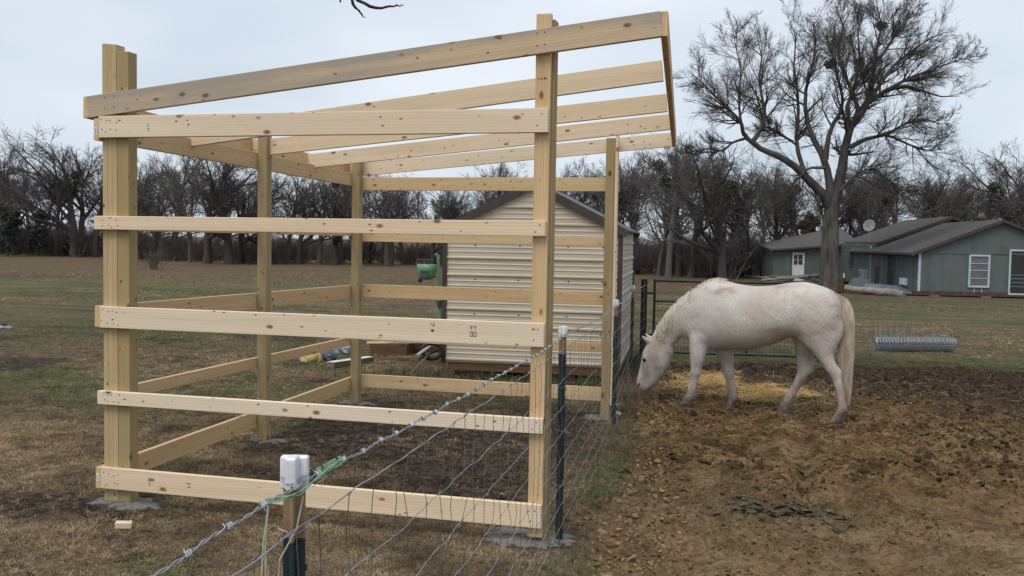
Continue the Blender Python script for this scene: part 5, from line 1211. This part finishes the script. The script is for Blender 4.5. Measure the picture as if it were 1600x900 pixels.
for k in range(18):
    u0 = random.uniform(1192, 1290); v0 = random.uniform(430, 442); log(u0, v0, u0+random.uniform(8, 34)*random.choice((-1, 1)), v0+random.uniform(-5, 3), random.uniform(.9, 1.8), .7, 54.5+random.uniform(-1, 2), 54.5+random.uniform(-1, 2), (M['oldwood'], M['bark'], M['rust'], M['log'])[k % 4], "broken branch jumbled on the woodpile behind the horse's rump", "branches on the woodpile", "branch")
for k in range(0):
    pass
def slab(corners, th, mt, name, label, cat, group=None, depth=None):
    V = np.array([at(u_, v_, d) for u_, v_, d in corners]); c0 = V[0].copy(); V = V-c0; n_ = np.cross(V[1]-V[0], V[3]-V[0]); n_ /= np.linalg.norm(n_); 
    if n_[2] < 0: n_ = -n_
    VV = np.concatenate([V-n_*th, V]); o = MB().add(VV, np.array([(0,3,2,1),(4,5,6,7),(0,1,5,4),(1,2,6,5),(2,3,7,6),(3,0,4,7)])).build(name, mt); o.location = Vector(c0); tag(o, label, cat, group); return o
def corrugated(u0, v0, u1, v1, uh, vh, d0, d1, label):
    A_ = at(u0, v0, d0); B_ = at(u1, v1, d0); C_ = at(uh, vh, d1); nn = 60; nrm = np.cross(B_-A_, C_-A_); nrm /= np.linalg.norm(nrm); V = []
    for k in range(nn+1):
        t = k/nn; o_ = nrm*.014*(1 if k % 2 else -1); V += [A_+(B_-A_)*t+o_-A_, A_+(B_-A_)*t+o_+(C_-A_)-A_]
    f = np.array([(2*k, 2*k+2, 2*k+3, 2*k+1) for k in range(nn)]); o = mesh_obj("metal_sheet", V, f, M['sheet']); md = o.modifiers.new("t", 'SOLIDIFY'); md.thickness = .012; o.location = Vector(A_); tag(o, label, "sheet metal"); return o
corrugated(1345, 453, 1432, 460, 1352, 442, 50.2, 53, "wide blue grey corrugated metal sheet lying against the house wall")
corrugated(1320, 450, 1352, 452, 1332, 434, 52, 53.5, "short blue grey metal sheet leaning beside the tree trunk")
corrugated(1330, 446, 1372, 448, 1340, 438, 53.5, 56, "blue grey metal sheet lying highest on the scrap pile")
def stick(u_, v0, v1, d, wpx, mt, name, label, cat):
    p = at(u_, v1, d); t = at(u_, v0, d)-p; w = wpx/FPX*d; o = MB().beam((0,0,0), tuple(t), w, w, (0.1,1,0)).build(name, mt); bevel(o, w*.12); o.location = Vector(p); return tag(o, label, cat)
stick(1370, 415, 447, 54, 6.5, M['black'], "board", "dark upright board leaning by the house wall under the air conditioner", "board")
stick(1318.5, 427, 446, 52, 1.6, M['paintwhite'], "stake", "thin white stake standing right of the big trunk", "stake")
p = at(1314, 455, 52); o = MB().tube([(0,0,0),(0,0,.3),(0,0,.75)], [.17,.18,.165], 12).build("stump", M['rust'], None, True); o.location = Vector(p); tag(o, "short rusty brown stump of a post beside the big trunk", "post")
# roll of fence wire
wr0 = gp(1367, 548); wr1 = gp(1489, 549); dirr = wr1-wr0; Lr = float(np.linalg.norm(dirr)); rz = math.atan2(dirr[1], dirr[0])
wroll = tag(empty("wire_roll", tuple(wr0), rz), "grey roll of welded fence wire lying on the grass with wire ends sticking up", "wire roll")
b = MB()
for x_ in np.arange(0, Lr+.01, Lr/26):
    for r_ in (.118, .098, .075):
        a = np.linspace(0, 2*math.pi, 15); b.tube(np.stack([np.full(15, x_+random.uniform(-.008, .008)), r_*np.cos(a), .118+r_*np.sin(a)], 1), .0042, 3, False)
o = b.build("hoop_wires", M['galv'], wroll)
b = MB()
for r_ in (.118, .098, .075):
    for a in np.arange(0, 6.28, .36): b.tube([(0, r_*math.cos(a), .118+r_*math.sin(a)), (Lr/2, r_*math.cos(a)+random.uniform(-.006,.006), .118+r_*math.sin(a)), (Lr, r_*math.cos(a), .118+r_*math.sin(a))], .0042, 3, False)
b.build("long_wires", M['galv'], wroll)
for x_ in (.01, .09, .18, .27, .39, .52, .66, .84, 1.02, 1.24): MB().tube([(x_*Lr/1.36, .0, .2), (x_*Lr/1.36+random.uniform(-.01,.01), .02, .34), (x_*Lr/1.36+random.uniform(-.02,.02), .03, .52-.05*random.random())], .0038, 4).build("wire_end", M['galv'], wroll)
b = MB()
for k in range(60):
    x_ = random.uniform(0, Lr); b.tube([(x_, 0, .2), (x_+random.uniform(-.01,.01), .01, .25+.11*random.random())], .0032, 3)
o = b.build("short_ends", M['galv'], wroll); o['kind'] = 'stuff'
# off-cut block, pale stones, leaves
p = gp(193, 826); o = MB().box((-.048, -.02, -.004), (.048, .022, .036)).build("wood_offcut", M['pine']); bevel(o, .006, 2); o.location = Vector(p)+Vector((0,0,.008)); o.rotation_euler = (.1, .05, .45); tag(o, "small pale block of cut wood on the dirt in front of the left corner post", "wood block")
for k, (u_, v_, s_, lb) in enumerate(((963, 637, .05, "upper of two pale stones at the foot of the third fence post"), (963, 650, .055, "lower of two pale stones at the foot of the third fence post"))):
    v, f = clod(40+k); p = gp(u_, v_); o = mesh_obj("stone", v*s_*np.array([1,.8,1.1]), f, M['stone'], None, True); o.location = Vector(p)+Vector((0,0,.02)); tag(o, lb, "stone")
rl = np.random.default_rng(9); b = MB()
for k in range(120):
    c0 = np.array([4.40+rl.normal(0, .27), 1.15+rl.normal(0, .13), 0]); c0[2] = float(ground_z(c0[0], c0[1]))+.004+.012*rl.random(); a = rl.uniform(0, 6.28); l_ = rl.uniform(.015, .055); w_ = l_*rl.uniform(.4, .7)
    d = np.array([math.cos(a), math.sin(a), rl.normal(0, .10)]); s_ = np.array([-math.sin(a), math.cos(a), rl.normal(0, .10)]); up_ = np.array([0,0,.3*w_])
    b.add([c0-d*l_, c0-d*l_*.3-s_*w_+up_, c0-d*l_*.3+s_*w_+up_*.6, c0+d*l_*.4-s_*w_*.8+up_, c0+d*l_*.4+s_*w_*.8, c0+d*l_, c0], np.array([(0,1,6),(0,6,2),(1,3,6),(2,6,4),(3,5,6),(6,5,4)]))
o = b.build("leaf_litter", M['leaf_dark']); tag(o, "patch of dark wet fallen leaves lying on the bare paddock soil in the foreground", "leaves", None, 'stuff')
# clutter behind the frame
def lump(name, u_, v_, sx, sy, sz, mt, label, cat, seed, rz=0.):
    bm = bmesh.new(); bmesh.ops.create_icosphere(bm, subdivisions=4, radius=1); v = np.array([q.co[:] for q in bm.verts]); f = np.array([[q.index for q in p_.verts] for p_ in bm.faces]); bm.free()
    k = 1+.6*(fbm(v[:,0]*1.8+seed+v[:,2], v[:,1]*1.8+3-v[:,2]*.6, seed, 4)-.5)+.16*(np.abs(fbm(v[:,0]*4+v[:,2]*3+seed, v[:,1]*4-v[:,2]*2, seed+3, 2)-.5)); v = v*k[:, None]; v[:, 2] = np.where(v[:, 2] < -.45, -.45, v[:, 2])+.45
    o = mesh_obj(name, v*np.array([sx, sy, sz]), f, mt, None, False); o.location = Vector(gp(u_, v_)); o.rotation_euler = (0,0,rz); return tag(o, label, cat)
lump("yellow_sack", 486, 566, .145, .12, .125, M['yellow_bag'], "crumpled yellow plastic sack lying in the grass behind the middle post", "sack", 3, .3)
lump("plastic_sheet", 466, 562, .16, .10, .08, M['clear_bag'], "small shiny grey plastic bag left of the yellow sack", "plastic bag", 5)
lump("dark_bag", 510, 563, .15, .11, .10, M['dark_bag'], "dark blue plastic bag touching the right side of the yellow sack", "plastic bag", 7)
lump("plastic_sheet", 534, 552, .30, .16, .12, M['clear_bag'], "larger shiny grey plastic sheet bunched up left of the far corner post", "plastic sheet", 9, .4)
p0 = gp(522, 575); p1 = gp(584, 566); d_ = p1-p0; o = MB().box((0, 0, 0), (float(np.linalg.norm(d_)), .14, .075)).build("beam_offcut", M['oldwood']); o.location = Vector(p0); o.rotation_euler = (0,0,math.atan2(d_[1], d_[0]))
tag(o, "short thick grey beam with a whitish top lying behind the far corner post", "beam"); q = MB().box((.002,.002,.0755), (float(np.linalg.norm(d_))-.002, .138, .079)).build("painted_top", M['plank_white'], o)
p0 = gp(578, 554); cr8 = empty("planter_box", tuple(p0), .12); tag(cr8, "low brown wooden box frame under loose boards in the grass left of the shed", "box")
for (a, b_) in (((0,0,0),(.58,.04,.17)),((0,.82,0),(.58,.86,.17)),((0,.041,0),(.04,.819,.17)),((.54,.041,0),(.58,.819,.17))): MB().box(a, b_).build("side_board", M['skid'], cr8)
for k, (x0, y0, a) in enumerate(((.05, .08, .5), (.2, .25, .25), (.05, .45, .1))):
    o = MB().box((-.35, -.05, 0), (.4, .05, .02)).build("loose_board", M['oldwood'] if k else M['pine']); o.location = Vector(p0)+Vector((x0+.2, y0+.1, .171+.021*k)); o.rotation_euler = (0,0,a); tag(o, ("pale loose board on top of the low wooden box", "grey loose board in the middle of the low wooden box", "grey loose board at the back of the low wooden box")[k], "board", None)
p0 = gp(622, 551); o = MB().box((0,0,0), (.75,.30,.15)).build("timber", M['skid']); bevel(o, .01); o.location = Vector(p0); o.rotation_euler = (0,0,.55); tag(o, "dark brown timber baulk lying between the wooden box and the metal shed", "timber")
# green machine with a mast by the shed corner
gm = tag(empty("hoist_machine", tuple(gp(688, 575))), "green steel machine with tall mast and drum leaning at the metal shed's left corner", "machine")
ginv = Matrix.Translation(-Vector(gm.location)); GDp = 12.55
def gmt(px_, r, name, mt=None, n=8):
    o = MB().tube([at(a, b_, d) for a, b_, d in px_], r, n).build(name, mt or M['green_paint'], gm, True); o.matrix_parent_inverse = ginv; return o
gmt([(685, 398, GDp), (686, 440, GDp), (686.5, 500, GDp), (687, 545, GDp)], .021, "mast"); gmt([(684, 397, GDp), (680, 399, GDp)], .016, "hook")
gmt([(686, 470, GDp-.01), (687, 480, GDp-.01)], .034, "collar", M['trim'])
gmt([(686, 432, GDp), (672, 433, GDp)], .015, "arm")
c0 = at(667, 424, GDp); V = []
for (x_, r_, z_) in ((-.125,.02,.06),(-.125,.10,.03),(-.10,.115,-.02),(-.06,.11,-.075),(.06,.11,-.075),(.10,.115,-.02),(.125,.10,.03),(.125,.02,.06)): pass
b = MB(); prof = [(.02,.095),(.135,.095),(.132,.03),(.118,-.05),(.085,-.105),(.02,-.115)]; a = np.linspace(0, 2*math.pi, 25)[:-1]
V = np.array([(r_*1.0*math.cos(q_), r_*.8*math.sin(q_), z_) for r_, z_ in prof for q_ in a])+c0; i = np.arange(len(prof)*24).reshape(-1, 24); nx_ = np.roll(i, -1, 1); b.add(V, np.stack([i[:-1], i[1:], nx_[1:], nx_[:-1]], -1).reshape(-1, 4)); o = b.build("drum", M['green_paint'], gm, True); o.matrix_parent_inverse = ginv
b = MB()
for x_ in np.arange(-.10, .11, .035): b.tube([c0+(x_*1.15, -.05, .10), c0+(x_, -.04, .16), c0+(x_, .04, .16), c0+(x_*1.15, .05, .10)], .006, 4)
b.tube([c0+(-.12, -.04, .15), c0+(.12, -.04, .15)], .006, 4); o = b.build("wire_rack", M['trim'], gm); o.matrix_parent_inverse = ginv
o = MB().box(tuple(c0+(-.055,-.112,-.02)), tuple(c0+(.055,-.100,.012))).build("plate", M['trim'], gm); o.matrix_parent_inverse = ginv
gmt([(655, 436, GDp), (659, 440, GDp)], .026, "caster", M['black'])
gmt([(694, 527, 12.5), (672, 541, 12.2), (652, 555, 12.0)], .020, "drawbar", M['acmetal'])
ww = at(675, 548, 12.2); a = np.linspace(0, 2*math.pi, 21); o = MB().tube(ww+np.stack([.115*np.cos(a), .05*np.cos(a), .105*np.sin(a)], 1), .03, 8, False).build("wheel", M['black'], gm, True); o.matrix_parent_inverse = ginv
gmt([(655, 560, 12.0), (690, 545, 12.4)], .012, "axle", M['black']); gmt([(640, 585, 11.6), (668, 556, 12.1)], .010, "shaft", M['oldwood'])
# half-buried grey rubbish at the left edge and a broken concrete piece by the second post
lump("debris", 4, 514, .17, .12, .05, M['clear_bag'], "grey crumpled piece of rubbish in the grass at the left edge of the field", "rubbish", 12)
lump("dark_debris", 6, 514, .085, .07, .07, M['black'], "dark lump lying against the grey rubbish at the left edge", "rubbish", 14)
